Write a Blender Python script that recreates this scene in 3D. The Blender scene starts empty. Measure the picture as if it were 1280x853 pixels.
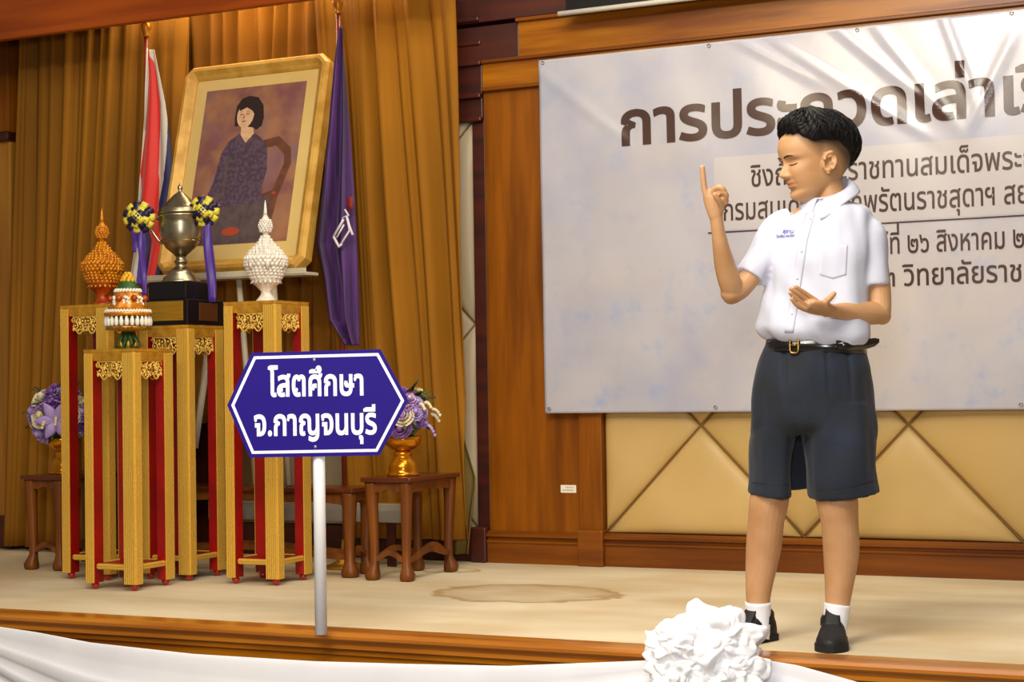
import bpy, bmesh, math, random
import numpy as np
from mathutils import Vector, Matrix, noise
from mathutils.geometry import tessellate_polygon
PI = math.pi
SC = bpy.context.scene
COL = SC.collection
rnd = random.Random(7)

# ---------------------------------------------------------------- camera, world, lights, exposure
F_PX, YAW, PITCH, ROLL, CAM_H = 2131.2, 0.44837, 0.02646, 0.015795, 0.75
_f = Vector((-math.sin(YAW)*math.cos(PITCH), math.cos(YAW)*math.cos(PITCH), math.sin(PITCH)))
_r0 = Vector((math.cos(YAW), math.sin(YAW), 0)); _u0 = _r0.cross(_f)
C_R = _r0*math.cos(ROLL) - _u0*math.sin(ROLL)
C_U = _u0*math.cos(ROLL) + _r0*math.sin(ROLL)
C_F = _f
C_O = Vector((0, 0, CAM_H))
cam_d = bpy.data.cameras.new('camera'); cam = bpy.data.objects.new('camera', cam_d); COL.objects.link(cam)
cam_d.sensor_fit = 'HORIZONTAL'; cam_d.sensor_width = 36; cam_d.lens = F_PX/1280*36
cam_d.clip_start = 0.05; cam_d.clip_end = 60
m4 = Matrix((C_R, C_U, -C_F)).transposed().to_4x4(); m4.translation = C_O
cam.matrix_world = m4
SC.camera = cam

world = bpy.data.worlds.new('world'); SC.world = world; world.use_nodes = True
bg = world.node_tree.nodes['Background']; bg.inputs[0].default_value = (1.0, 0.90, 0.78, 1); bg.inputs[1].default_value = 0.20

def area(name, loc, target, size, power, col=(1, .95, .88), sy=None):
    d = bpy.data.lights.new(name, 'AREA'); d.energy = power; d.size = size; d.color = col
    if sy: d.shape = 'RECTANGLE'; d.size_y = sy
    o = bpy.data.objects.new(name, d); COL.objects.link(o); o.location = loc
    o.rotation_euler = (Vector(target)-Vector(loc)).to_track_quat('-Z', 'Y').to_euler()
    return o
def spot(name, loc, target, power, ang, blend=.6, size=.08, col=(1, .82, .55)):
    d = bpy.data.lights.new(name, 'SPOT'); d.energy = power; d.spot_size = math.radians(ang); d.spot_blend = blend
    d.shadow_soft_size = size; d.color = col
    o = bpy.data.objects.new(name, d); COL.objects.link(o); o.location = loc
    o.rotation_euler = (Vector(target)-Vector(loc)).to_track_quat('-Z', 'Y').to_euler()
    return o
area('flash_light', (-0.1, 0.1, 1.25), (-2.3, 5.2, .9), .35, 92, (1, .97, .95))
area('hall_ceiling_light', (-1.6, 2.2, 3.3), (-2.2, 5.2, .6), 1.6, 150, (1, .95, .86))
area('stage_ceiling_light', (-1.9, 4.9, 3.2), (-2.2, 5.4, 0), 1.2, 52, (1, .9, .74), 2.2)
spot('stage_downlight', (-1.15, 6.05, 3.0), (-1.25, 6.56, 2.1), 50, 80)
for lx in (-3.3, -2.75, -2.2): area('hall_downlight', (lx, 1.0+.12*(lx+3), 3.06), (lx+.3, 3.0, .8), .16, 24, (1, .85, .6))
area('alcove_top_fill', (-4.25, 6.30, 2.61), (-4.25, 6.42, 1.6), 1.5, 13, (1, .80, .50), .06)  # unseen area light, added to brighten the curtain folds from above
SC.view_settings.view_transform = 'Standard'; SC.view_settings.look = 'None'
SC.view_settings.gamma = 1; SC.view_settings.use_curve_mapping = False
SC.view_settings.exposure = -0.15

# ---------------------------------------------------------------- measuring helpers (image 1280x853)
def ray(x, y): return C_R*(x-640)/F_PX + C_U*(426.5-y)/F_PX + C_F
def PY(x, y, Y):                      # the point of the plane at distance Y that shows at x, y
    d = ray(x, y); return C_O + d*(Y/d.y)
def PZ(x, y, Z=0.0):
    d = ray(x, y); return C_O + d*((Z-CAM_H)/d.z)
def PD(x, y, D):                      # at camera depth D
    return C_O + ray(x, y)*D

# ---------------------------------------------------------------- materials
def rgb(h, k=1.0):
    h = h.lstrip('#'); c = [int(h[i:i+2], 16)/255 for i in (0, 2, 4)]
    return tuple([(v/12.92 if v <= .04045 else ((v+.055)/1.055)**2.4)*k for v in c]+[1])
MATS = {}
def mat(name, col, rough=.6, metal=0.0, col2=None, nscale=5.0, stretch=(1, 1, 1), nlo=.35, nhi=.65, detail=4,
        bump=0.0, bscale=60.0, bstretch=None, spec=.5, sheen=0, sss=0, trans=0, coat=0, wave=None, coord='Object', col3=None, n3=2.0):
    m = bpy.data.materials.new(name); m.use_nodes = True; nt = m.node_tree; N = nt.nodes; L = nt.links
    b = N['Principled BSDF']
    c1 = rgb(col) if isinstance(col, str) else tuple(col)+(1,)
    b.inputs['Base Color'].default_value = c1; b.inputs['Roughness'].default_value = rough
    b.inputs['Metallic'].default_value = metal; b.inputs['Specular IOR Level'].default_value = spec
    if sheen: b.inputs['Sheen Weight'].default_value = sheen
    if coat: b.inputs['Coat Weight'].default_value = coat; b.inputs['Coat Roughness'].default_value = .15
    if sss:
        b.inputs['Subsurface Weight'].default_value = sss; b.inputs['Subsurface Scale'].default_value = .01
        b.inputs['Subsurface Radius'].default_value = (1, .4, .25)
    if trans: b.inputs['Transmission Weight'].default_value = trans
    tc = N.new('ShaderNodeTexCoord')
    def mapped(s):
        mp = N.new('ShaderNodeMapping'); mp.inputs['Scale'].default_value = s
        L.new(tc.outputs[coord], mp.inputs[0]); return mp.outputs[0]
    out = None
    if col2:
        n = N.new('ShaderNodeTexNoise'); n.inputs['Scale'].default_value = nscale; n.inputs['Detail'].default_value = detail
        L.new(mapped(stretch), n.inputs['Vector'])
        r = N.new('ShaderNodeMapRange'); r.inputs[1].default_value = nlo; r.inputs[2].default_value = nhi
        L.new(n.outputs['Fac'], r.inputs[0])
        mx = N.new('ShaderNodeMix'); mx.data_type = 'RGBA'; mx.inputs[6].default_value = c1
        mx.inputs[7].default_value = rgb(col2); L.new(r.outputs[0], mx.inputs[0]); out = mx.outputs[2]
        if col3:
            n = N.new('ShaderNodeTexNoise'); n.inputs['Scale'].default_value = n3; n.inputs['Detail'].default_value = 3
            L.new(mapped((1, 1, 1)), n.inputs['Vector'])
            r = N.new('ShaderNodeMapRange'); r.inputs[1].default_value = .5; r.inputs[2].default_value = .7
            L.new(n.outputs['Fac'], r.inputs[0])
            mx = N.new('ShaderNodeMix'); mx.data_type = 'RGBA'; L.new(out, mx.inputs[6])
            mx.inputs[7].default_value = rgb(col3); L.new(r.outputs[0], mx.inputs[0]); out = mx.outputs[2]
        L.new(out, b.inputs['Base Color'])
    if bump:
        if wave:
            n = N.new('ShaderNodeTexWave'); n.inputs['Scale'].default_value = bscale; n.bands_direction = wave
            n.inputs['Distortion'].default_value = 1.5
            L.new(mapped(bstretch or (1, 1, 1)), n.inputs['Vector'])
        else:
            n = N.new('ShaderNodeTexNoise'); n.inputs['Scale'].default_value = bscale; n.inputs['Detail'].default_value = 5
            L.new(mapped(bstretch or (1, 1, 1)), n.inputs['Vector'])
        bp = N.new('ShaderNodeBump'); bp.inputs['Strength'].default_value = bump; bp.inputs['Distance'].default_value = .01
        L.new(n.outputs['Fac'], bp.inputs['Height']); L.new(bp.outputs[0], b.inputs['Normal'])
    MATS[name] = m
    return m

# ---------------------------------------------------------------- mesh helpers
class MB:
    """collects geometry, then links it as ONE mesh object"""
    def __init__(s): s.v = []; s.f = []; s.m = []; s.sm = []
    def add(s, vs, fs, mi=0, smooth=False):
        o = len(s.v); s.v += [tuple(v) for v in vs]
        for k, f in enumerate(fs):
            s.f.append([i+o for i in f]); s.m.append(mi[k] if isinstance(mi, list) else mi); s.sm.append(smooth)
        return s
    def box(s, x0, x1, y0, y1, z0, z1, mi=0, bevel=0.0):
        x0, x1 = sorted((x0, x1)); y0, y1 = sorted((y0, y1)); z0, z1 = sorted((z0, z1))
        if bevel:
            b = min(bevel, (x1-x0)/2.1, (y1-y0)/2.1, (z1-z0)/2.1)
            bm = bmesh.new(); bmesh.ops.create_cube(bm, size=1)
            bmesh.ops.scale(bm, vec=(x1-x0, y1-y0, z1-z0), verts=bm.verts)
            bmesh.ops.translate(bm, vec=((x0+x1)/2, (y0+y1)/2, (z0+z1)/2), verts=bm.verts)
            bmesh.ops.bevel(bm, geom=bm.edges[:], offset=b, segments=2, affect='EDGES', profile=.5)
            s.addbm(bm, mi); return s
        vs = [(x, y, z) for x in (x0, x1) for y in (y0, y1) for z in (z0, z1)]
        s.add(vs, [(0, 1, 3, 2), (4, 6, 7, 5), (0, 4, 5, 1), (2, 3, 7, 6), (0, 2, 6, 4), (1, 5, 7, 3)], mi); return s
    def addbm(s, bm, mi=0, smooth=False):
        bm.verts.ensure_lookup_table()
        for i, v in enumerate(bm.verts): v.index = i
        s.add([v.co[:] for v in bm.verts], [[v.index for v in f.verts] for f in bm.faces], mi, smooth); bm.free()
    def rings(s, rings, mi=0, closed=True, cap=True, smooth=True):
        n = len(rings[0]); vs = [p for r in rings for p in r]; fs = []
        for i in range(len(rings)-1):
            for j in range(n if closed else n-1):
                k = (j+1) % n
                fs.append((i*n+j, i*n+k, (i+1)*n+k, (i+1)*n+j))
        s.add(vs, fs, mi, smooth)
        if cap and closed:
            o = len(s.v)-len(vs)
            s.f.append([o+j for j in range(n)][::-1]); s.m.append(mi if not isinstance(mi, list) else mi[0]); s.sm.append(False)
            s.f.append([o+(len(rings)-1)*n+j for j in range(n)]); s.m.append(mi if not isinstance(mi, list) else mi[0]); s.sm.append(False)
        return s
    def lathe(s, prof, c=(0, 0, 0), n=24, mi=0, lobes=0, amp=0, cap=True, smooth=True):
        rs = []
        for r, z in prof:
            rs.append([(c[0]+(r*(1+amp*math.cos(lobes*2*PI*j/n)))*math.cos(2*PI*j/n),
                        c[1]+(r*(1+amp*math.cos(lobes*2*PI*j/n)))*math.sin(2*PI*j/n), c[2]+z) for j in range(n)])
        return s.rings(rs, mi, cap=cap, smooth=smooth)
    def tube(s, pts, rad, n=8, mi=0, cap=True, flat=1.0, ref=None):
        pts = [Vector(p) for p in pts]; rs = []
        prev = None
        for i, p in enumerate(pts):
            t = (pts[min(i+1, len(pts)-1)]-pts[max(i-1, 0)]).normalized()
            if prev is None:
                a = Vector(ref) if ref else (Vector((0, 0, 1)) if abs(t.z) < .9 else Vector((1, 0, 0)))
                a = (a - t*a.dot(t)).normalized()
            else:
                a = (prev - t*prev.dot(t)).normalized()
            prev = a; b = t.cross(a)
            r = rad[i] if isinstance(rad, (list, tuple)) else rad
            rs.append([p + a*r*math.cos(2*PI*j/n) + b*r*flat*math.sin(2*PI*j/n) for j in range(n)])
        return s.rings(rs, mi, cap=cap)
    def ball(s, c, r, n=8, mi=0, sc=(1, 1, 1)):
        rs = []; m = max(4, n//2)
        for i in range(m+1):
            a = -PI/2+PI*i/m; q = max(math.cos(a), .02)
            rs.append([(c[0]+r*sc[0]*q*math.cos(2*PI*j/n), c[1]+r*sc[1]*q*math.sin(2*PI*j/n), c[2]+r*sc[2]*math.sin(a)) for j in range(n)])
        return s.rings(rs, mi)
    def torus(s, c, R, r, ax='y', n=12, m=6, mi=0, a0=0, a1=2*PI):
        pts = []
        k = n+1
        for i in range(k):
            a = a0+(a1-a0)*i/n
            if ax == 'y': pts.append((c[0]+R*math.cos(a), c[1], c[2]+R*math.sin(a)))
            elif ax == 'z': pts.append((c[0]+R*math.cos(a), c[1]+R*math.sin(a), c[2]))
            else: pts.append((c[0], c[1]+R*math.cos(a), c[2]+R*math.sin(a)))
        return s.tube(pts, r, m, mi, ref=(0, 1, 0) if ax == 'y' else (0, 0, 1) if ax == 'z' else (1, 0, 0))
    def grid(s, fn, nu, nv, mi=0, smooth=True, mfn=None):
        vs = [fn(i/nu, j/nv) for j in range(nv+1) for i in range(nu+1)]; fs = []; ms = []
        for j in range(nv):
            for i in range(nu):
                a = j*(nu+1)+i; fs.append((a, a+1, a+nu+2, a+nu+1)); ms.append(mfn((i+.5)/nu, (j+.5)/nv) if mfn else mi)
        return s.add(vs, fs, ms, smooth)
    def prism(s, poly, axis, a, b, mi=0, smooth=False):
        """poly 2D extruded along axis ('x': poly is (y,z); 'y': (x,z); 'z': (x,y))"""
        def mk(p, t): return {'x': (t, p[0], p[1]), 'y': (p[0], t, p[1]), 'z': (p[0], p[1], t)}[axis]
        n = len(poly); vs = [mk(p, a) for p in poly]+[mk(p, b) for p in poly]
        fs = [(j, (j+1) % n, n+(j+1) % n, n+j) for j in range(n)]
        for t in tessellate_polygon([[Vector((p[0], p[1], 0)) for p in poly]]):
            fs.append(tuple(t)); fs.append(tuple(n+i for i in reversed(t)))
        return s.add(vs, fs, mi, smooth)
    def build(s, name, mats, parent=None, world=False, solid=0, recalc=True):
        me = bpy.data.meshes.new(name)
        vs = s.v
        if world and parent is not None:
            inv = root_matrix(parent).inverted(); vs = [tuple(inv @ Vector(v)) for v in vs]
        me.from_pydata(vs, [], s.f)
        for m in (mats if isinstance(mats, (list, tuple)) else [mats]): me.materials.append(m)
        me.polygons.foreach_set('material_index', s.m); me.polygons.foreach_set('use_smooth', s.sm)
        if recalc:
            bm = bmesh.new(); bm.from_mesh(me); bmesh.ops.recalc_face_normals(bm, faces=bm.faces); bm.to_mesh(me); bm.free()
        me.update()
        o = bpy.data.objects.new(name, me); COL.objects.link(o)
        if parent is not None: o.parent = parent
        if solid:
            md = o.modifiers.new('thickness', 'SOLIDIFY'); md.thickness = solid; md.offset = 0
        return o
def root_matrix(o):
    m = o.matrix_basis.copy()
    while o.parent: o = o.parent; m = o.matrix_basis @ m
    return m
def tag(o, label=None, cat=None, group=None, kind=None):
    if label: o['label'] = label
    if cat: o['category'] = cat
    if group: o['group'] = group
    if kind: o['kind'] = kind
    return o
def thing(name, loc, label, cat, group=None, rz=0.0):
    o = bpy.data.objects.new(name, None); COL.objects.link(o); o.empty_display_size = .05
    o.location = loc; o.rotation_euler = (0, 0, rz); return tag(o, label, cat, group)
def share(o, name, parent, loc=(0, 0, 0), rz=0.0):
    c = o.copy(); c.name = name; COL.objects.link(c); c.parent = parent; c.location = loc; c.rotation_euler = (0, 0, rz)
    for ch in o.children: share2(ch, c)
    return c
def share2(o, parent):
    c = o.copy(); COL.objects.link(c); c.parent = parent
    for ch in o.children: share2(ch, c)
def copy_tree(o, loc):
    c = o.copy(); COL.objects.link(c); c.location = loc
    for ch in o.children: share2(ch, c)
    return c
def lerp(a, b, t): return a+(b-a)*t
def interp(x, tab):
    if x <= tab[0][0]: return tab[0][1]
    for (a, p), (b, q) in zip(tab, tab[1:]):
        if x <= b: t = (x-a)/(b-a); return p+(q-p)*t
    return tab[-1][1]
def smooth_interp(x, tab):
    """monotone cubic through the table"""
    n = len(tab)
    if x <= tab[0][0]: return tab[0][1]
    if x >= tab[-1][0]: return tab[-1][1]
    d = [(tab[i+1][1]-tab[i][1])/(tab[i+1][0]-tab[i][0]) for i in range(n-1)]
    i = 0
    while x > tab[i+1][0]: i += 1
    def sl(k):
        if k == 0: return d[0]
        if k == n-1: return d[-1]
        return 0 if d[k-1]*d[k] <= 0 else 2*d[k-1]*d[k]/(d[k-1]+d[k])
    h = tab[i+1][0]-tab[i][0]; t = (x-tab[i][0])/h
    return (tab[i][1]*(2*t**3-3*t*t+1)+sl(i)*h*(t**3-2*t*t+t)+tab[i+1][1]*(3*t*t-2*t**3)+sl(i+1)*h*(t**3-t*t))

# ---------------------------------------------------------------- lettering
UPPER = 'ิีึืั็'; TONES = '่้๊๋์'
_gc = {}
def _loops(text, off=0.0):
    c = bpy.data.curves.new('txt', 'FONT'); c.body = text; c.size = 1; c.resolution_u = 3; c.fill_mode = 'NONE'
    o = bpy.data.objects.new('txt', c); COL.objects.link(o)
    dg = bpy.context.evaluated_depsgraph_get(); me = o.evaluated_get(dg).to_mesh()
    n = len(me.vertices); co = [v.co.copy() for v in me.vertices]; adj = [[] for _ in range(n)]
    for e in me.edges: a, b = e.vertices; adj[a].append(b); adj[b].append(a)
    seen = [False]*n; out = []
    for i in range(n):
        if seen[i] or not adj[i]: continue
        loop = []; cur = i; prev = -1
        while not seen[cur]:
            seen[cur] = True; loop.append(co[cur])
            nx = [k for k in adj[cur] if k != prev and not seen[k]]
            if not nx: break
            prev, cur = cur, nx[0]
        if i+1 < n and len(loop) > 2 and adj[i] and loop[1] != co[i+1] and (i+1) in adj[i]:
            loop = [loop[0]]+loop[:0:-1]
        out.append([(p.x, p.y) for p in loop])
    o.evaluated_get(dg).to_mesh_clear(); bpy.data.objects.remove(o); bpy.data.curves.remove(c)
    return out
def _count(ch):
    if ch not in _gc: _gc[ch] = 0 if ch == ' ' else len(_loops('ก'+ch))-len(_loops('ก'))
    return _gc[ch]
def glyphs(text, off=0.0):
    L = _loops(text); out = []; k = 0
    for i, ch in enumerate(text):
        n = _count(ch); g = L[k:k+n]; k += n
        if ch in TONES and i and text[i-1] in UPPER: g = [[(x, y+.17) for x, y in l] for l in g]
        if off and g:
            sg = 1 if sarea(max(g, key=lambda l: abs(sarea(l)))) > 0 else -1; g = [fatten(l, off*sg) for l in g]
        out.append(g)
    return out
def sarea(l): return .5*sum(a[0]*b[1]-b[0]*a[1] for a, b in zip(l, l[1:]+l[:1]))
def fatten(l, d):
    p = [l[0]]
    for q in l[1:]:
        if math.hypot(q[0]-p[-1][0], q[1]-p[-1][1]) > .002: p.append(q)
    if math.hypot(p[0][0]-p[-1][0], p[0][1]-p[-1][1]) < .002: p.pop()
    n = len(p); out = []
    for i in range(n):
        a, b, c = p[i-1], p[i], p[(i+1) % n]
        u = (b[0]-a[0], b[1]-a[1]); v = (c[0]-b[0], c[1]-b[1]); lu = math.hypot(*u); lv = math.hypot(*v)
        n1 = (u[1]/lu, -u[0]/lu); n2 = (v[1]/lv, -v[0]/lv); m = (n1[0]+n2[0], n1[1]+n2[1]); k = m[0]*m[0]+m[1]*m[1]
        k = min(2/max(k, .001), 1.0) if k > .05 else .5
        out.append((b[0]+m[0]*k*d, b[1]+m[1]*k*d))
    return out
def inside(p, l):
    c = False
    for a, b in zip(l, l[1:]+l[:1]):
        if (a[1] > p[1]) != (b[1] > p[1]) and p[0] < (b[0]-a[0])*(p[1]-a[1])/(b[1]-a[1]+1e-12)+a[0]: c = not c
    return c
def text_mesh(mb, gl, fn, bold=0.0, mi=0, depth=0.0, maxlen=0):
    """fn maps glyph (x, y, lift) to a 3-D point"""
    for g in gl:
        if not g: continue
        big = max(g, key=lambda l: abs(sarea(l))); sg = sarea(big) > 0
        outs = [l for l in g if (sarea(l) > 0) == sg]; holes = [l for l in g if (sarea(l) > 0) != sg]
        for k, o in enumerate(outs):
            hs = [h for h in holes if inside(h[0], o)]
            polys = [[Vector((x, y, 0)) for x, y in l] for l in [o]+hs]
            flat = [p for l in polys for p in l]
            tr = tessellate_polygon(polys)
            lift = depth+.00015*k
            if maxlen:                       # small triangles, so the print follows the creases
                todo = [tuple((flat[i].x, flat[i].y) for i in t) for t in tr]
                while todo:
                    T = todo.pop(); e = [math.dist(T[i], T[(i+1) % 3]) for i in range(3)]; i = e.index(max(e))
                    if e[i] <= maxlen: mb.add([fn(p[0], p[1], lift) for p in T], [(0, 1, 2)], mi); continue
                    a, b, c = T[i], T[(i+1) % 3], T[(i+2) % 3]; m = ((a[0]+b[0])/2, (a[1]+b[1])/2)
                    todo += [(a, m, c), (m, b, c)]
            else: mb.add([fn(p.x, p.y, lift) for p in flat], [tuple(t) for t in tr], mi)
        if bold:
            for l in g:
                n = len(l)
                for i in range(n):
                    a = l[i]; b = l[(i+1) % n]; dx, dy = b[0]-a[0], b[1]-a[1]; d = math.hypot(dx, dy)
                    if d < 1e-5: continue
                    nx, ny = -dy/d*bold, dx/d*bold; ex, ey = dx/d*bold*.7, dy/d*bold*.7
                    q = [(a[0]-ex+nx*.7, a[1]-ey+ny*.7), (a[0]+nx, a[1]+ny), (b[0]+nx, b[1]+ny), (b[0]+ex+nx*.7, b[1]+ey+ny*.7),
                         (b[0]+ex-nx*.7, b[1]+ey-ny*.7), (b[0]-nx, b[1]-ny), (a[0]-nx, a[1]-ny), (a[0]-ex-nx*.7, a[1]-ey-ny*.7)]
                    mb.add([fn(x, y, depth+.00006) for x, y in q], [tuple(range(8))], mi)

# ================================================================ materials used
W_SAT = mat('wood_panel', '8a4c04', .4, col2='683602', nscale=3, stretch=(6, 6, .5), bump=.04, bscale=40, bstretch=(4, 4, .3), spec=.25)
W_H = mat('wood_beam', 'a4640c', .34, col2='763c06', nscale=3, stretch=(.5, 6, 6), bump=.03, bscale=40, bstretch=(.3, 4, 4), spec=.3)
W_DK = mat('dark_and_shaded_wood', '4a1704', .45, col2='33100a', nscale=4, stretch=(.5, 5, 5))  # dark boards; on the upper wall it also paints in the pelmet's shade
W_BASE = mat('baseboard_wood', '7c4206', .38, col2='5e2e04', nscale=3, stretch=(.5, 6, 6), spec=.3)
W_PEL = mat('pelmet_wood', 'a84c0a', .3, col2='8a3806', nscale=2.5, stretch=(.5, 5, 5), spec=.4)
W_NOSE = mat('nosing_wood', 'b5701c', .3, col2='96540e', nscale=3, stretch=(.5, 6, 6), coat=.4)
W_COL = mat('column_wood', 'a8701a', .4, col2='8f5a12', nscale=3, stretch=(6, 6, .5))
PAD = mat('padded_vinyl', 'c0a064', .5, col2='b69658', nscale=2.2, bump=.05, bscale=25, col3='bb9754', n3=1.3)
PAD_G = mat('padded_vinyl_grey', 'b3a184', .55, col2='a59374', nscale=2.2)
SEAM = mat('padded_seam', '7c5a2c', .8)
CARPET = mat('stage_carpet', 'd8c8a8', .95, col2='c0ac88', nscale=1.6, stretch=(.7, 2.2, 1), nlo=.35, nhi=.7, detail=8, bump=.12, bscale=260, col3='bfa276', n3=1.1)
def stain(m, c, rx, ry):
    nt = m.node_tree; N = nt.nodes; L = nt.links; b = N['Principled BSDF']; src = b.inputs['Base Color'].links[0].from_socket
    tc = N.new('ShaderNodeTexCoord'); mp = N.new('ShaderNodeMapping'); mp.vector_type = 'TEXTURE'
    mp.inputs['Location'].default_value = (c.x, c.y, 0); mp.inputs['Scale'].default_value = (rx, ry, 1)
    L.new(tc.outputs['Object'], mp.inputs[0])
    n = N.new('ShaderNodeTexNoise'); n.inputs['Scale'].default_value = 2.2; n.inputs['Detail'].default_value = 5; L.new(mp.outputs[0], n.inputs['Vector'])
    ln = N.new('ShaderNodeVectorMath'); ln.operation = 'LENGTH'; L.new(mp.outputs[0], ln.inputs[0])
    ad = N.new('ShaderNodeMath'); ad.operation = 'MULTIPLY_ADD'; L.new(n.outputs['Fac'], ad.inputs[0]); ad.inputs[1].default_value = .7; L.new(ln.outputs['Value'], ad.inputs[2])
    r = N.new('ShaderNodeValToRGB'); e = r.color_ramp.elements; e[0].position = .45; e[0].color = (.25, .25, .25, 1); e[1].position = 1.0; e[1].color = (.45, .45, .45, 1)
    for p_, v in ((.62, .1), (.86, .35), (.95, .8), (.99, .75)): q = e.new(p_); q.color = (v, v, v, 1)
    z_ = N.new('ShaderNodeMapRange'); z_.inputs[1].default_value = 1.33; z_.inputs[2].default_value = 1.38; z_.inputs[3].default_value = 1; z_.inputs[4].default_value = 0
    L.new(ad.outputs[0], z_.inputs[0])
    sc = N.new('ShaderNodeMath'); sc.operation = 'MULTIPLY'; L.new(ad.outputs[0], sc.inputs[0]); sc.inputs[1].default_value = .75
    L.new(sc.outputs[0], r.inputs[0])
    mu = N.new('ShaderNodeMath'); mu.operation = 'MULTIPLY'; L.new(r.outputs[0], mu.inputs[0]); L.new(z_.outputs[0], mu.inputs[1])
    mx = N.new('ShaderNodeMix'); mx.data_type = 'RGBA'; L.new(mu.outputs[0], mx.inputs[0]); L.new(src, mx.inputs[6]); mx.inputs[7].default_value = rgb('9c7844')
    L.new(mx.outputs[2], b.inputs['Base Color'])
stain(CARPET, PZ(655, 742), .36, .26)
stain(CARPET, PZ(560, 713), .14, .10)
CONC = mat('hall_floor', '8a8276', .6, col2='7c7468')

YW = 6.56
# ================================================================ setting
tag(MB().box(-8.5, 2.5, 4.59, YW+.1, -.06, 0).build('floor', CARPET), kind='structure')
tag(MB().box(-8.5, 3.5, -2.5, 4.46, -.90, -.86).build('floor_hall', CONC), kind='structure')
wall = tag(MB().box(-8.5, 2.5, YW+.035, YW+.16, -.05, 3.4).build('wall_back', W_DK), kind='structure')
def wb(x0, x1, z0, z1, y0, m, name='wood_panel', bev=.004):
    return MB().box(x0, x1, YW-y0, YW+.045, z0, z1, 0, bev).build(name, m, wall)
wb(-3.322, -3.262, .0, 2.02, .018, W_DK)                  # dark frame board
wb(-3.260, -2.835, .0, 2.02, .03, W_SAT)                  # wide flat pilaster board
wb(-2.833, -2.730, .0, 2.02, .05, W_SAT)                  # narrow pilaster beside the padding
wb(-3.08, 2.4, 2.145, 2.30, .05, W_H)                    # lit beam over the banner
wb(-3.45, -3.085, 2.145, 2.30, .035, W_DK)  # left end of the same beam, darkened as if shaded by the pelmet
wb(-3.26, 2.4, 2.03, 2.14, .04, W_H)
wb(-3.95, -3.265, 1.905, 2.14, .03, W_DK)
for k, (z, t) in enumerate([(2.022, .06), (2.142, .055), (2.302, .07)]):
    MB().box(-3.26 if k < 2 else -3.085, 2.4, YW-t, YW, z-.008, z+.008, 0, .004).build('rail_moulding', W_BASE, wall)
for z, t in [(1.90, .05), (2.0, .055), (2.142, .05), (2.23, .045), (2.33, .06)]:
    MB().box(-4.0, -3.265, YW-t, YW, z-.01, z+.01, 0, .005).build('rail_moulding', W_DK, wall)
wb(-4.0, 2.4, 2.315, 2.75, .045, W_DK)  # upper wall board, pelmet shade put into its dark colour

def pad_piece(poly, y0, depth, m, parent):
    # clip done by the caller; a soft cushion over a convex outline
    cx = sum(p[0] for p in poly)/len(poly); cz = sum(p[1] for p in poly)/len(poly)
    pts = []
    for a, b in zip(poly, poly[1:]+poly[:1]):
        for k in range(4): pts.append((lerp(a[0], b[0], k/4), lerp(a[1], b[1], k/4)))
    rad = max(math.hypot(p[0]-cx, p[1]-cz) for p in pts)
    rs = []
    for d, h in [(0, 0), (.006, .35), (.018, .62), (.045, .84), (.09, .96), (.16, 1), (.30, 1.02)]:
        t = max(.02, 1-d/(rad*.6)); rs.append([(cx+(p[0]-cx)*t, y0-depth*h, cz+(p[1]-cz)*t) for p in pts])
    return MB().rings(rs, cap=True).build('padded_panel', m, parent)
def clip(poly, x0, x1, z0, z1):
    def cut(P, f, g):
        out = []
        for a, b in zip(P, P[1:]+P[:1]):
            fa, fb = f(a), f(b)
            if fa >= 0: out.append(a)
            if fa*fb < 0: t = fa/(fa-fb); out.append((lerp(a[0], b[0], t), lerp(a[1], b[1], t)))
        return out
    for f in (lambda p: p[0]-x0, lambda p: x1-p[0], lambda p: p[1]-z0, lambda p: z1-p[1]):
        poly = cut(poly, f, None)
        if len(poly) < 3: return None
    return poly
def padding(x0, x1, z0, z1, dx, hh, xv, y0, m, backing):
    MB().box(x0, x1, y0-.001, YW+.03, z0, z1).build('padding_backing', SEAM, wall)
    g = .003
    i = -1
    nx = int((x1-x0)/dx)+3; nz = int((z1-z0)/hh)+2
    for a in range(-2, nx*2):
        for b in range(0, nz+1):
            if (a+b) % 2 == 0: continue
            cx = xv+a*dx/2; cz = z0+b*hh
            P = clip([(cx-dx/2+g, cz), (cx, cz-hh+g), (cx+dx/2-g, cz), (cx, cz+hh-g)], x0, x1, z0, z1)
            if P and abs(sum(p[0]*q[1]-q[0]*p[1] for p, q in zip(P, P[1:]+P[:1]))) > .01: pad_piece(P, y0, .03, m, wall)
padding(-2.728, 1.6, .137, 2.02, .838, .441, -2.728, YW-.002, PAD, None)
padding(-4.6, -3.324, .143, 1.898, .838, .4388, -3.324, YW-.002, PAD_G, None)

# baseboards
def baseboard(x0, x1, t, name='baseboard_back'):
    prof = [(YW+.02, 0), (YW-t, 0), (YW-t, .082), (YW-t-.006, .088), (YW-t-.006, .096), (YW-t+.006, .100), (YW-t+.006, .108),
            (YW-t-.010, .113), (YW-t-.010, .125), (YW-t+.004, .131), (YW-t+.012, .136), (YW+.02, .136)]
    return tag(MB().prism(prof, 'x', x0, x1).build(name, W_BASE), kind='structure')
baseboard(-2.728, 2.4, .045); baseboard(-3.27, -2.835, .05)
tag(MB().box(-2.836, -2.722, YW-.075, YW, 0, .15, 0, .006).build('trim_1', W_BASE), kind='structure')
tag(MB().box(-3.335, -3.262, YW-.07, YW, 0, .15, 0, .006).build('trim_2', W_DK), kind='structure')
tag(MB().box(-8.4, -3.325, YW-.03, YW, 0, .14, 0, .006).build('baseboard_left', W_DK), kind='structure')
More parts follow.
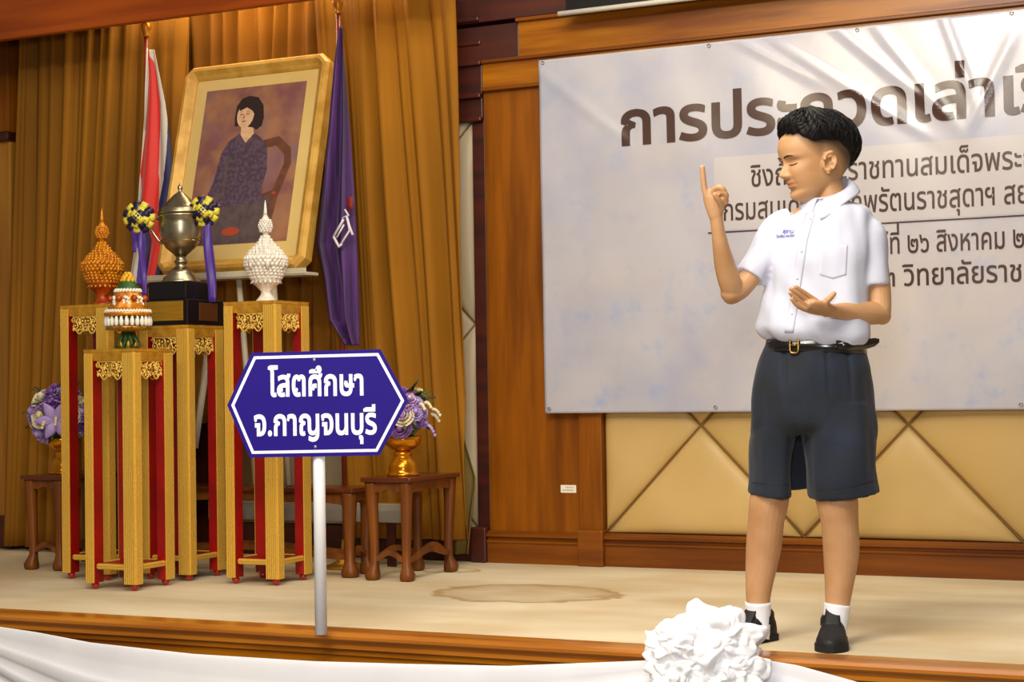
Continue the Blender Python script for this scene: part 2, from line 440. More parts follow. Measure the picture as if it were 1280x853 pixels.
# left column with its own base and neck moulding
colo = tag(MB().box(-7.2, -5.79, 6.42, YW+.04, 0, 2.9, 0, .01).build('wall_left_column', W_COL), kind='structure')
MB().box(-7.2, -5.775, 6.39, YW, 0, .16, 0, .008).build('column_base', W_DK, colo)
MB().box(-7.2, -5.77, 6.38, YW, 1.985, 2.03, 0, .01).build('neck_moulding', W_DK, colo)
MB().box(-7.2, -5.785, 6.405, YW, 2.03, 2.9, 0, .004).build('wood_panel', W_SAT, colo)
# pelmet across the top of the curtained alcove
pel = tag(MB().box(-8.4, -3.22, 5.98, 6.03, 2.372, 2.95, 0, .006).build('trim_3', W_PEL), kind='structure')
MB().box(-8.4, -3.22, 5.965, 6.0, 2.365, 2.40, 0, .008).build('lower_moulding', W_PEL, pel)
MB().box(-8.4, -3.22, 6.03, YW+.03, 2.62, 2.66).build('alcove_ceiling', W_DK, pel)
# stage edge: rounded nosing, grooves, fascia
nose = [(4.592, -.05), (4.592, .004), (4.50, .004), (4.487, .001), (4.480, -.007), (4.480, -.016), (4.486, -.023), (4.497, -.026), (4.497, -.033),
        (4.490, -.036), (4.490, -.046), (4.498, -.05)]
tr = tag(MB().prism(nose, 'x', -8.5, 2.5).build('trim_4', W_NOSE), kind='structure')
MB().prism([(4.592, -.05), (4.500, -.05), (4.500, -.066), (4.508, -.070), (4.508, -.120), (4.592, -.120)], 'x', -8.5, 2.5).build('fascia', W_H, tr)
fr = tag(MB().box(-8.5, 2.5, 4.512, 4.60, -.88, -.12).build('wall_front', W_SAT), kind='structure')
x = -8.4
while x < 2.4:
    MB().box(x, x+.175, 4.504, 4.52, -.86, -.128, 0, .003).build('wood_panel', W_SAT, fr); x += .18

# ================================================================ curtains
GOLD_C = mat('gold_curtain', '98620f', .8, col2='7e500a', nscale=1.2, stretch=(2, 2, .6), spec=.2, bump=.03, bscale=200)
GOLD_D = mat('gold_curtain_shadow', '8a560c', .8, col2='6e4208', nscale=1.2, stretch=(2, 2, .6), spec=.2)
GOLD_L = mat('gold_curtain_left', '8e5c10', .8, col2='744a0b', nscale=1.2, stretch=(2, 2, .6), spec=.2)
LINING = mat('curtain_lining', '6f5a22', .8)
def pleats(u, seed, amp, fr):
    a = u*fr+seed+.8*math.sin(u*fr*.31+seed)
    return -amp*(1.35*(2*abs(math.sin(a*.5))**.85-1)+.40*math.sin(u*fr*1.7+seed*2.3)+.26*(2*abs(math.sin(u*fr*.93+seed*.7))**.8-1)+.05*math.sin(u*fr*5.1+seed*4))
def curtain(name, label, x0t, x1t, x0b, x1b, Y, zt, zb, amp, fr, seed, m, n=220, bulge=None, group=None, shear=0.0):
    t = thing(name, ((x0b+x1b)/2, Y, zb), label, 'curtain', group)
    def fn(u, v):
        z = lerp(zt, zb, v); a = lerp(x0t, x0b, v); b = lerp(x1t, x1b, v)
        if bulge: b += bulge(v)
        w = amp*(.55+.45*v)
        uu = u+.012*math.sin(v*4+u*9+seed)
        return (lerp(a, b, u)+shear*v*math.sin(u*7), Y+pleats(uu*(b-a), seed, w, fr)*(1-.15*math.sin(v*5+seed)), z)
    MB().grid(fn, n, 26).build('drape', m, t, True, solid=.004)
    return t
curtain('curtain', 'long gold pleated curtain hanging left of the red, white and blue flag', -5.66, -4.70, -5.79, -4.70, 6.37, 2.56, .02, .027, 52, 1.0, GOLD_L, 300, shear=.02)
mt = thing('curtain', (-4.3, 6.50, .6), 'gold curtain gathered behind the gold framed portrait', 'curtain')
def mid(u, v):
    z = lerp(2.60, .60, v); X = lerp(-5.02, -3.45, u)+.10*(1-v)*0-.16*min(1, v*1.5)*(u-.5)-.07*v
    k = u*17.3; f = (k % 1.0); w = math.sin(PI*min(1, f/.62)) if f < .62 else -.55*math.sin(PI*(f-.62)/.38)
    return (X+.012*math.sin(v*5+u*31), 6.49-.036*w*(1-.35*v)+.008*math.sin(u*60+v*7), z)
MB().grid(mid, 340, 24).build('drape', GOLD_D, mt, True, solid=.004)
rc = curtain('curtain', 'broad gold curtain hanging right of the purple flag', -3.985, -3.285, -3.83, -3.275, 6.35, 2.60, .11, .032, 42, 2.2, GOLD_C, 220,
             bulge=lambda v: .03*math.sin(v*PI)-.012)
def lin(u, v):
    y = lerp(524, 693, v); xr = interp(y, [(524, 573), (560, 583), (600, 596), (640, 591), (693, 587)]); xl = interp(y, [(524, 566), (693, 566)])
    p = PY(lerp(xl, xr, u), y, 6.44); return (p.x, 6.44+.014*math.sin(u*9+v*2), p.z)
MB().grid(lin, 16, 14).build('lining', LINING, rc, True, solid=.004)

# pale board behind the bench
cb = MB().box(-4.50, -3.50, 6.225, 6.24, .185, .265, 0, .003)
tag(cb.build('cross_board', mat('grey_board', '8d8272', .8)), 'pale grey board fixed low between posts behind the long brown bench', 'board')
for x in (-4.45, -3.60): MB().box(x, x+.04, 6.240, 6.25, 0, .26).build('board_post', MATS['dark_and_shaded_wood'], bpy.data.objects['cross_board'])

# ================================================================ gold stands
GOLD = mat('gold_leaf', 'eec65a', .34, .3, col2='cc9a34', nscale=300, bump=.15, bscale=300, nlo=.3, nhi=.7, col3='dcae44', n3=6)
GOLD_P = mat('gold_paint', 'd09a30', .35, .3, col2='b0761c', nscale=25, bump=.2, bscale=80, bstretch=(1, 1, .3))
GOLD_A = mat('gold_carving', 'f2cc66', .32, .25, col2='dca63c', nscale=90)
RED = mat('red_lacquer', '9a0b06', .38, spec=.5, col2='7e0604', nscale=6)
REDF = mat('red_foot', 'a8100a', .2, coat=.6)
S_OUT = .236
def leg_mesh(h):
    # an angle post at the corner (-,-): gold outside, red inside; foot of the post at z=.022
    a = S_OUT/2; w = .040; wy = .054; z0, z1 = .026, h
    mb = MB()
    poly = [(-a, -a), (-a+w, -a), (-a+w, -a+wy), (-a, -a+wy)]
    n = len(poly); vs = [(x, y, z0) for x, y in poly]+[(x, y, z1) for x, y in poly]
    mi = [0, 1, 1, 0]
    mb.add(vs, [(j, (j+1) % n, n+(j+1) % n, n+j) for j in range(n)], mi)
    mb.add(vs, [tuple(range(n))[::-1], tuple(range(n, 2*n))], 0)
    # reeds on the two outer faces
    for k in range(4):
        c = -a+.0018+w*k/4.0
        mb.box(c, c+.0065, -a-.0035, -a+.001, z0, z1-.004, 0)
    for k in range(6):
        c = -a+.0016+wy*k/6.0
        mb.box(-a-.0035, -a+.001, c, c+.0065, z0, z1-.004, 0)
    return mb
def apron_mesh():
    # openwork scrolls under the top rail on the face y = -a
    a = S_OUT/2; y = -a+.012; mb = MB(); w = S_OUT-.108; x0 = -w/2
    for s in (-1, 1):
        for cx, cz, R in [(.014, -.018, .013), (.040, -.014, .010), (.052, -.036, .013), (.024, -.042, .011), (.008, -.052, .007), (.062, -.014, .008)]:
            mb.torus((s*cx, y, cz), R, .0032, 'y', 10, 5, 0, rnd.random()*6, rnd.random()*6+6.0)
            mb.ball((s*cx, y-.002, cz), R*.38, 6)
        for cx, cz, rr in [(.030, -.028, .006), (.046, -.022, .005), (.0, -.032, .008), (.060, -.052, .006), (.036, -.055, .005)]:
            mb.ball((s*cx, y-.003, cz), rr, 6, 0, (1, .5, 1.3))
    pts = []
    for i in range(25):
        u = i/24; X = x0+w*u; zz = -.052-.022*abs(math.cos(u*PI))**.6*0-.016*math.sin(u*PI*2-PI/2)*-1
        zz = -.056+.014*math.cos(u*4*PI)
        pts.append((X, y, zz))
    mb.tube(pts, .0035, 5, 0, ref=(0, 1, 0))
    mb.box(x0, -x0, y-.002, y+.004, -.004, .004)
    return mb
_first = {}
def stand(loc, h, label):
    t = thing('flower_stand', (loc[0], loc[1], 0), label, 'stand', 'gold and red square stands')
    a = S_OUT/2
    def four(name, mb, mats, z=0.0, key=None):
        o = mb.build(name, mats, t); out = [o]; o.location.z = z
        for k in (1, 2, 3):
            c = o.copy(); COL.objects.link(c); c.parent = t; c.rotation_euler = (0, 0, k*PI/2); c.location.z = z; out.append(c)
        return out
    four('leg', leg_mesh(h-.012), [GOLD, RED])
    four('foot', MB().ball((-a+.024, -a+.024, .016), .0155, 12), [REDF], 0.0)
    # mitred top rail sloping inward
    r = MB(); q = a+.003
    P = [(-q, -q, h), (q, -q, h), (q-.04, -q+.008, h-.044), (-q+.04, -q+.008, h-.044)]
    B = [(-q, -q+.02, h), (q, -q+.02, h), (q-.04, -q+.022, h-.044), (-q+.04, -q+.022, h-.044)]
    r.add(P+B, [(0, 1, 2, 3), (7, 6, 5, 4), (0, 4, 5, 1), (3, 2, 6, 7), (0, 3, 7, 4), (1, 5, 6, 2)], 0)
    four('top_rail', r, [GOLD_P])
    four('carved_apron', apron_mesh(), [GOLD_A], h-.046)
    s = MB().box(-a+.05, a-.05, -a+.004, -a+.016, .078, .100, 0, .003)
    s.box(-a+.05, a-.05, -a+.001, -a+.006, .083, .088).box(-a+.05, a-.05, -a+.001, -a+.006, .091, .096)
    four('stretcher', s, [GOLD])
    MB().box(-a+.016, a-.016, -a+.016, a-.016, .088, .096).build('lower_shelf', RED, t)
    MB().box(-a-.002, a+.002, -a-.002, a+.002, h-.012, h, 0, .002).build('top_board', GOLD_P, t)
    return t
stand((-4.185, 5.285), .915, 'shortest gold and red square stand, in front, carrying the green and white garland offering')
stand((-4.520, 5.545), 1.104, 'tall gold and red square stand at the far left under the golden offering')
stand((-4.190, 5.630), 1.013, 'gold and red square stand under the trophy on its black plinth')
stand((-3.764, 5.607), 1.094, 'tall gold and red square stand behind the blue sign, under the white beaded offering')

# ---------------------------------------------------------------- golden offering
def beads(mb, prof, c, rb, rows, mi=0, lo=0, hi=1, jitter=.0):
    for k in range(rows):
        z = lerp(prof[0][0], prof[-1][0], lo+(hi-lo)*(k+.5)/rows); r = interp(z, prof)
        n = max(5, int(2*PI*r/(rb*2.0)))
        for j in range(n):
            a = 2*PI*(j+.5*(k % 2))/n
            mb.ball((c[0]+r*math.cos(a), c[1]+r*math.sin(a), c[2]+z+rnd.uniform(-1, 1)*jitter), rb, 6, mi)
def petals(mb, c, r, z, n, L, w, tilt, mi=0, curl=.25):
    for j in range(n):
        a = 2*PI*j/n; ca, sa = math.cos(a), math.sin(a)
        rs = []
        for s, ww in [(0, .55), (.35, 1), (.7, .8), (1, .08)]:
            rr = r+L*s*math.cos(tilt)+curl*L*s*s; zz = z+L*s*math.sin(tilt)
            o = w*ww
            rs.append([(c[0]+rr*ca-o*sa, c[1]+rr*sa+o*ca, c[2]+zz), (c[0]+(rr+.3*o)*ca, c[1]+(rr+.3*o)*sa, c[2]+zz),
                       (c[0]+rr*ca+o*sa, c[1]+rr*sa-o*ca, c[2]+zz), (c[0]+(rr-.25*o)*ca, c[1]+(rr-.25*o)*sa, c[2]+zz)])
        mb.rings(rs, mi)
G_OFF = mat('offering_gold', 'd98e12', .35, .35, col2='b9680c', nscale=40)
G_RED = mat('offering_gold_red', 'b8500c', .4, .3, col2='8f2c08', nscale=30)
def offering(name, loc, label, m1, m2, k=1.0, skew=0.0):
    t = thing(name, loc, label, 'offering')
    b = MB().lathe([(.040, 0), (.044, .004), (.036, .012), (.022, .030), (.020, .042), (.034, .058), (.056, .078), (.062, .094), (.064, .1)], n=28, lobes=14, amp=.03)
    b.build('pedestal_bowl', m2, t)
    bp = MB(); petals(bp, (0, 0, 0), .052, .092, 18, .022, .009, -1.2, 0, .1); bp.build('bowl_fringe', m1, t)
    prof = [(.092, .056), (.115, .068), (.145, .078), (.172, .078), (.200, .060), (.225, .034), (.25, .017), (.27, .010)]
    d = MB().lathe([(r, z) for z, r in prof], n=28, lobes=14, amp=.03); d.build('dome', m1, t)
    s = MB(); beads(s, prof, (0, 0, 0), .0085, 15, 0, 0, .95)
    tag(s.build('bead_scales', m1, t), kind='stuff')
    e = MB(); beads(e, [(.140, .080), (.176, .082)], (0, 0, 0), .009, 3); tag(e.build('bead_band', m1, t), kind='stuff')
    MB().lathe([(.008, .268), (.014, .272), (.023, .290), (.025, .303), (.019, .322), (.009, .340), (.0075, .345)], n=20).build('bud', m1, t)
    bb = MB(); beads(bb, [(.276, .018), (.300, .026), (.325, .018)], (0, 0, 0), .006, 6); tag(bb.build('bud_beads', m1, t), kind='stuff')
    MB().lathe([(.0085, .343), (.0065, .36), (.004, .385), (.0015, .402)], n=10).build('spire', m1, t)
    fl = MB(); petals(fl, (0, 0, 0), .078, .125, 7, .05, .012, 1.15, 0, -.25); fl.build('flame_leaf', m1, t)
    return t
offering('golden_offering', (-4.52, 5.545, 1.104), 'golden beaded domed offering with spire on the far left stand', G_OFF, G_RED)
W_OFF = mat('offering_white', 'e6ded2', .4, .0, col2='cfc3b2', nscale=60, sss=.1)
offering('white_offering', (-3.764, 5.607, 1.094), 'white beaded domed offering with slender spire on the stand behind the blue sign', W_OFF, W_OFF)

# green and white garland offering on the front stand
GRN = mat('leaf_green', '2f5a1c', .5, col2='1e3f12', nscale=30); WHT = mat('flower_white', 'e2dccb', .6); YEL = mat('flower_yellow', 'e3b01a', .5, col2='c98d10', nscale=40)
t = thing('garland_offering', (-4.185, 5.285, .915), 'tiered green, white and yellow garland offering on the front gold stand', 'offering')
MB().lathe([(.034, 0), (.038, .004), (.026, .02), (.018, .045), (.022, .068), (.05, .08)], n=20, lobes=7, amp=.12).build('green_pedestal', GRN, t)
mb = MB(); petals(mb, (0, 0, 0), .022, .065, 10, .06, .010, -1.2, 0, .25); mb.build('pedestal_leaf', GRN, t)
mb = MB(); petals(mb, (0, 0, 0), .03, .006, 7, .035, .008, .9, 0, -.4); mb.build('yellow_petal', YEL, t)
MB().lathe([(.02, .068), (.078, .076), (.082, .086), (.076, .09), (.02, .092)], n=36, lobes=24, amp=.03).build('gold_tray', G_OFF, t)
for j in range(26):
    a = 2*PI*j/26
    o = MB().lathe([(.003, 0), (.008, .006), (.009, .02), (.006, .034), (.003, .038)], (.084*math.cos(a), .084*math.sin(a), .088), 7).build('white_bud', WHT, t)
mb = MB(); petals(mb, (0, 0, 0), .078, .128, 34, .016, .006, -.6, 0, 0); petals(mb, (0, 0, 0), .074, .09, 34, .02, .006, -.9, 0, 0); tag(mb.build('green_fringe', GRN, t), kind='stuff')
MB().lathe([(.02, .125), (.086, .127), (.092, .134), (.090, .142), (.084, .146), (.02, .15)], n=40).build('upper_tray', G_OFF, t)
mb = MB(); beads(mb, [(.141, .086), (.150, .084)], (0, 0, 0), .006, 2); tag(mb.build('white_garland', WHT, t), kind='stuff')
MB().lathe([(.07, .147), (.072, .16), (.060, .19), (.050, .215), (.045, .225)], n=32, lobes=8, amp=.05).build('tier_body', G_OFF, t)
for j in range(7):
    a = 2*PI*j/7+.35
    MB().ball((.066*math.cos(a), .066*math.sin(a), .195), .013, 10, 0).build('orange_blossom', G_RED, t)
    f = MB()
    for q in range(9):
        f.ball((.062*math.cos(a+.45)+.012*math.cos(q)*math.sin(a), .062*math.sin(a+.45)-.012*math.cos(q)*math.cos(a), .186+.014*math.sin(q*1.7)), .0065, 6)
    f.build('white_blossom', WHT, t)
mb = MB(); beads(mb, [(.222, .050), (.231, .046)], (0, 0, 0), .006, 2); tag(mb.build('white_garland', WHT, t), kind='stuff')
MB().lathe([(.044, .226), (.038, .24), (.026, .262), (.02, .27)], n=20, lobes=9, amp=.08).build('green_cap', GRN, t)
mb = MB(); beads(mb, [(.262, .024), (.280, .016), (.296, .006)], (0, 0, 0), .0085, 4); tag(mb.build('yellow_buds', YEL, t), kind='stuff')

# ================================================================ trophy
SILV = mat('silver', 'b8ac90', .30, 1.0, col2='9c9076', nscale=12)
BLK = mat('black_lacquer', '0d0a0c', .3)
PLQ = mat('brass_plaque', 'b98a26', .35, .5, col2='a6781c', nscale=30, stretch=(.3, 1, 6))
PLQ2 = mat('bronze_plaque', '5a2e0a', .45, .3)
TX, TY, TZ = -4.190, 5.630, 1.013
t = thing('trophy', (TX, TY, TZ), 'silver lidded trophy cup with two handles on a black stepped plinth with plaques', 'trophy')
pl = MB().box(-.120, .120, -.120, .120, 0, .104, 0, .004).build('plinth', BLK, t)
MB().box(-.093, .093, -.093, .093, .104, .178, 0, .004).build('upper_plinth', BLK, t)
MB().box(-.112, .098, -.1245, -.119, .018, .096, 0, .001).build('plaque', PLQ, t)
MB().box(.119, .1245, -.045, .075, .018, .090, 0, .001).build('plaque', PLQ2, t)
s = .00325; z0 = .178
P = lambda y: z0+(350-y)*s
MB().lathe([(.078, z0), (.078, z0+.006), (.070, z0+.012), (.072, z0+.018), (.052, z0+.032), (.054, z0+.037), (.034, z0+.055), (.022, z0+.062), (.021, z0+.075), (.027, z0+.08), (.027, z0+.087), (.02, z0+.092), (.02, z0+.104), (.026, z0+.108)], n=36, cap=False).build('foot', SILV, t)
MB().lathe([(.02, z0+.106), (.034, z0+.118), (.058, z0+.138), (.076, z0+.165), (.084, z0+.20), (.086, z0+.235), (.085, z0+.262), (.090, z0+.266), (.090, z0+.272), (.085, z0+.276)], n=40, cap=False).build('cup', SILV, t)
MB().lathe([(.087, z0+.168-.004), (.081, z0+.17)], n=40, cap=False).build('band', SILV, t)
MB().lathe([(.090, z0+.276), (.092, z0+.283), (.084, z0+.290), (.086, z0+.296), (.070, z0+.306), (.060, z0+.318), (.042, z0+.338), (.022, z0+.358), (.010, z0+.366), (.006, z0+.372), (.010, z0+.380), (.010, z0+.388), (.004, z0+.396), (.001, z0+.402)], n=40).build('lid', SILV, t)
dv = Vector((math.cos(YAW), math.sin(YAW), 0))
for sgn in (-1, 1):
    pts = [(sgn*.083, z0+.255), (sgn*.115, z0+.272), (sgn*.135, z0+.262), (sgn*.132, z0+.235), (sgn*.105, z0+.195), (sgn*.088, z0+.170), (sgn*.072, z0+.158)]
    if sgn > 0: pts = [(.083, z0+.262), (.11, z0+.275), (.125, z0+.262), (.118, z0+.22), (.112, z0+.185), (.098, z0+.172), (.082, z0+.182)]
    MB().tube([(dv.x*a, dv.y*a, b) for a, b in pts], .0055, 8).build('handle', SILV, t)
# rosettes with ribbon tails on the handles
PUR = mat('ribbon_purple', '44207e', .35, sheen=.2); PURD = mat('ribbon_dark_purple', '1d1038', .4); YRB = mat('ribbon_yellow', 'd2c23c', .35)
def rosette(cx, cz, R, label, tail):
    base = Vector((TX+dv.x*cx, TY+dv.y*cx-.035, TZ+z0+cz))
    t = thing('ribbon_rosette', base, label, 'ribbon', 'rosettes on the trophy handles')
    k = 0
    nv = -C_F
    for ring, (n, rr) in enumerate([(11, .70), (8, .38), (4, .12)]):
        for j in range(n):
            a = 2*PI*j/n+ring*.4; d = C_R*math.cos(a)+Vector((0, 0, 1))*math.sin(a)
            c = d*R*rr + nv*(.012+.014*ring)
            L = R*.42; mb = MB(); rs = []
            side = nv.cross(d).normalized()
            for i in range(9):
                b = 2*PI*i/8; p = c+d*L*math.cos(b)*.95+nv*L*.5*math.sin(b)
                rs.append([p+side*.0135, p-side*.0135])
            mb.rings(rs, closed=False, cap=False)
            mb.build('ribbon_loop', YRB if k % 2 == 0 else PURD, t, solid=.0012); k += 1
    for (ox, w, L, sw) in tail:
        mb = MB()
        mb.grid(lambda u, v: (dv.x*(ox+sw*v+(u-.5)*w)+.0, dv.y*(ox+sw*v+(u-.5)*w)-.012-.012*math.sin(v*5+u), -L*v), 3, 16)
        mb.build('ribbon_tail', PUR, t, solid=.0012)
rosette(-.142, .262, .060, 'purple and yellow ribbon rosette on the left handle of the silver trophy', [(-.002, .022, .14, -.02), (.016, .02, .32, .0)])
rosette(.118, .282, .058, 'purple and yellow ribbon rosette with long tail on the right handle of the silver trophy', [(.022, .034, .365, .008)])

# ================================================================ framed portrait on its easel
FR_G = mat('frame_gold', 'd2a24a', .45, .15, col2='b5842c', nscale=14, bump=.1, bscale=60)
FR_I = mat('frame_gold_inner', 'a8762a', .4, .35)
MATB = mat('cream_mount', 'd6b670', .7, col2='ccab62', nscale=3)
PAINT = mat('painting_ground', '9a6a48', .55, col2='7a4a48', nscale=7, detail=6, nlo=.4, nhi=.62, col3='7d5a60', n3=5)
PSKIN = mat('painted_skin', 'd9b088', .6, col2='c79a72', nscale=30); PHAIR = mat('painted_hair', '2b1a18', .5)
PDRESS = mat('painted_dress', '45323f', .6, col2='5c4657', nscale=60, nlo=.45, nhi=.6); PCHAIR = mat('painted_chair', '6e4028', .6, col2='57301f', nscale=20)
PRED = mat('painted_red', 'a03c22', .6)
PFEAT = mat('painted_feature', '94604a', .6); PSKIRT = mat('painted_skirt', '4b3a3e', .6, col2='5d4a48', nscale=30)
t = thing('framed_portrait', (-4.205, 6.0, 1.25), 'large gold framed portrait painting of a seated person in dark clothes on an easel', 'picture')
t.rotation_euler = (-math.radians(14.1), 0, 0)
W2, HH = .378, .965
def rail(p0, p1, horizontal):
    # bevelled frame rail with mitred ends, profile stepping down to the mount
    mb = MB(); fw = .058
    prof = [(0, .03), (0, -.022), (.010, -.034), (.024, -.036), (.040, -.020), (.052, -.012), (fw, -.006), (fw, .03)]
    return prof
prof = [(0, .03), (0, -.020), (.012, -.036), (.026, -.038), (.042, -.020), (.052, -.014), (.060, -.006), (.060, .03)]
def outline(d):
    c = max(.0004, .042-.62*d); x0, x1, z0, z1 = -W2+d, W2-d, d, HH-d
    return [(x0+c, z0), (x1-c, z0), (x1, z0+c), (x1, z1-c), (x1-c, z1), (x0+c, z1), (x0, z1-c), (x0, z0+c)]
def frame_side(k):
    cols = [[], [], [], []]
    for d, y in prof:
        o = outline(d); a, b, c_, e = o[2*k-1], o[2*k], o[2*k+1], o[(2*k+2) % 8]
        for q, p in enumerate([((a[0]+b[0])/2, (a[1]+b[1])/2), b, c_, ((c_[0]+e[0])/2, (c_[1]+e[1])/2)]): cols[q].append((p[0], y, p[1]))
    return MB().rings(cols, smooth=False).build('frame_rail', FR_G, t)
for k in range(4): frame_side(k)
MB().box(-W2+.05, W2-.05, 0, .012, .05, HH-.05).build('mount', MATB, t)
mw = .058+.060; X0, X1, Z0, Z1 = -W2+mw, W2-mw, .130, HH-.112
MB().box(X0, X1, -.002, .004, Z0, Z1).build('painting', PAINT, t)
def art(poly, m, k, name='painted_figure'):
    pts = [(lerp(X0, X1, u), lerp(Z1, Z0, v)) for u, v in poly]
    return MB().prism(pts, 'y', -.0022-.0003*k, -.0019).build(name, m, bpy.data.objects.get('painting'))
def ell(cu, cv, ru, rv, n=20, a0=0): return [(cu+ru*math.cos(2*PI*i/n+a0), cv+rv*math.sin(2*PI*i/n+a0)) for i in range(n)]
art([(.62, .36), (.80, .34), (.93, .42), (.95, .52), (.86, .72), (.80, 1.0), (.55, 1.0), (.60, .6)], PCHAIR, 1)
art([(.66, .41), (.78, .40), (.87, .46), (.88, .52), (.80, .68), (.70, .7)], PAINT, 2)
art([(.02, 1.0), (.03, .86), (.12, .79), (.30, .72), (.55, .68), (.78, .72), (.80, .86), (.74, 1.0)], PSKIRT, 3)
art([(.40, .30), (.46, .325), (.56, .31), (.63, .345), (.70, .42), (.72, .55), (.69, .66), (.68, .75), (.30, .77), (.22, .745), (.16, .785), (.13, .74), (.20, .60), (.24, .42), (.30, .345)], PDRESS, 4)
art([(.06, .765), (.14, .735), (.24, .735), (.30, .75), (.26, .775), (.14, .80), (.05, .80)], PSKIN, 5)
art([(.30, .44), (.33, .44), (.33, .70), (.22, .74), (.21, .73), (.29, .66)], PSKIRT, 5)
art([(.405, .24), (.52, .24), (.54, .31), (.47, .365), (.41, .31)], PSKIN, 6)
art([(.33, .20), (.335, .12), (.38, .075), (.45, .06), (.54, .075), (.60, .13), (.62, .21), (.61, .26), (.56, .285), (.53, .27), (.40, .25), (.34, .25)], PHAIR, 7)
art(ell(.435, .185, .085, .082, 22), PSKIN, 8)
art([(.36, .13), (.42, .10), (.52, .11), (.54, .20), (.50, .16), (.44, .135), (.37, .155)], PHAIR, 9)
for u in (.395, .455): art(ell(u, .178, .016, .005, 10), PFEAT, 10); art([(u-.022, .163), (u, .158), (u+.022, .164), (u, .1615)], PFEAT, 10)
art([(.40, .222), (.425, .218), (.455, .222), (.428, .231)], PFEAT, 10); art([(.418, .178), (.423, .178), (.428, .205), (.412, .205)], PFEAT, 10)
art(ell(.50, .325, .022, .012, 10), MATB, 10)
art(ell(.44, .925, .09, .028, 12), PRED, 10); art(ell(.82, .70, .02, .012, 10), PRED, 10)

EAS = mat('easel_tube', 'c2b69c', .4); 
t = thing('picture_easel', (-4.2, 6.0, 0), 'pale metal easel holding up the gold framed portrait', 'easel')
MB().box(-4.62, -3.80, 5.955, 6.05, 1.222, 1.236, 0, .003).build('shelf', EAS, t, True)
MB().box(-4.62, -3.80, 5.950, 5.957, 1.228, 1.252, 0, .002).build('shelf_lip', EAS, t, True)
for a, b in [((-4.30, 5.98, 1.225), (-4.50, 5.90, .357)), ((-3.98, 5.98, 1.225), (-3.86, 5.90, .357)), ((-4.2, 6.05, 1.225), (-4.2, 6.20, 0))]:
    MB().tube([a, b], .013, 10).build('leg', EAS, t, True)
MB().tube([PY(262, 425, 5.86), PY(243, 560, 5.86)], .019, 4, flat=.6, ref=(1, 0, 0)).build('prop_slat', EAS, t, True)

# ================================================================ flags
POLE = mat('flag_pole', '7a2412', .35); FIN = mat('finial_gold', 'c08a24', .35, .6)
FRD = mat('flag_red', 'd8200c', .6, sheen=.2); FWH = mat('flag_white', 'cfc4b4', .65); FBL = mat('flag_blue', '1c1c4e', .6); FPU = mat('flag_violet', '4a3296', .5)
def pole(t, x, Y, zt):
    MB().tube([(x, Y, .03), (x, Y, zt)], .010, 10).build('pole', POLE, t, True)
    MB().lathe([(.011, 0), (.017, .006), (.010, .014), (.022, .036), (.024, .05), (.014, .075), (.003, .10)], (x, Y, zt), 14).build('finial', FIN, t, True)
    MB().lathe([(.08, 0), (.08, .012), (.04, .03), (.02, .05), (.014, .12)], (x, Y, 0), 20).build('foot', FIN, t, True)
def hang(name, t, left, right, y0, y1, Y, mats, mfn, folds, amp, nu=150, nv=150):
    def fn(u, v):
        y = lerp(y0, y1, v); a = interp(y, left); b = interp(y, right); x = lerp(a, b, u)
        P = PY(x, y, Y); k = (b-a)/40
        return (P.x, P.y+amp*min(1, k)*math.sin(u*folds*2*PI+v*2)+amp*.4*math.sin(u*folds*5+v*3), P.z)
    return MB().grid(fn, nu, nv, mfn=mfn).build(name, mats, t, True, solid=.003)
t = thing('national_flag', (-4.75, 6.17, 0), 'red, white and blue striped flag furled on a pole left of the gold framed portrait', 'flag')
pole(t, PY(184, 200, 6.17).x, 6.17, 2.345)
def thai(u, v):
    y = lerp(62, 356, v)
    a = interp(y, [(62, .0), (85, .10), (160, .08), (215, .0), (240, .12), (300, .26), (356, .30)])
    b = interp(y, [(62, .1), (80, .75), (130, .80), (175, .60), (232, .52)])
    c = interp(y, [(62, 1), (150, 1), (190, .88), (232, .74)])
    d = interp(y, [(215, .0), (240, .12), (300, .50), (356, .62)])
    if y < 215: return 1 if u < a else 0 if u < b else 1 if u < c else 2
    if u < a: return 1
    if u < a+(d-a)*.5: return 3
    if u < d: return 4
    return 0 if u < interp(y, [(215, .54), (240, .60), (300, .88)]) else (1 if u < interp(y, [(215, .78), (240, .72), (270, .60)]) else 2)
hang('cloth', t, [(62, 184), (100, 183), (160, 178), (230, 172), (300, 168), (356, 160)], [(62, 193), (90, 199), (130, 207), (180, 213), (225, 217), (300, 207), (356, 196)],
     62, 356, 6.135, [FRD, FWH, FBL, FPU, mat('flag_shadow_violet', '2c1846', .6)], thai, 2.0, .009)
MB().tube([PY(184, 60, 6.12), PY(182, 110, 6.11), PY(181, 160, 6.12)], .004, 6).build('cord', FWH, t, True)
t = thing('purple_flag', (-3.712, 6.11, 0), 'dark purple flag with white emblem furled on a pole right of the gold framed portrait', 'flag')
pole(t, PY(425, 200, 6.13).x, 6.13, 2.33)
FP1 = mat('flag_purple', '451a5e', .65, col2='260c36', nscale=7, stretch=(7, 7, .15), nlo=.4, nhi=.6)
hang('cloth', t, [(34, 424), (80, 417), (160, 408), (240, 399), (305, 391), (350, 402), (400, 410), (432, 432)], [(34, 428), (80, 431), (160, 436), (240, 440), (330, 444), (432, 447)],
     34, 432, 6.08, [FP1], None, 2.1, .022)
em = MB(); fE = lambda pts, r: em.tube([PY(x, y, 6.022)+Vector((0, -.0, 0)) for x, y in pts], r, 6)
fE([(417, 296), (428, 277), (429, 274)], .006); fE([(417, 296), (424, 309), (427, 305)], .006); fE([(424, 309), (437, 288), (433, 270), (428, 273)], .005)
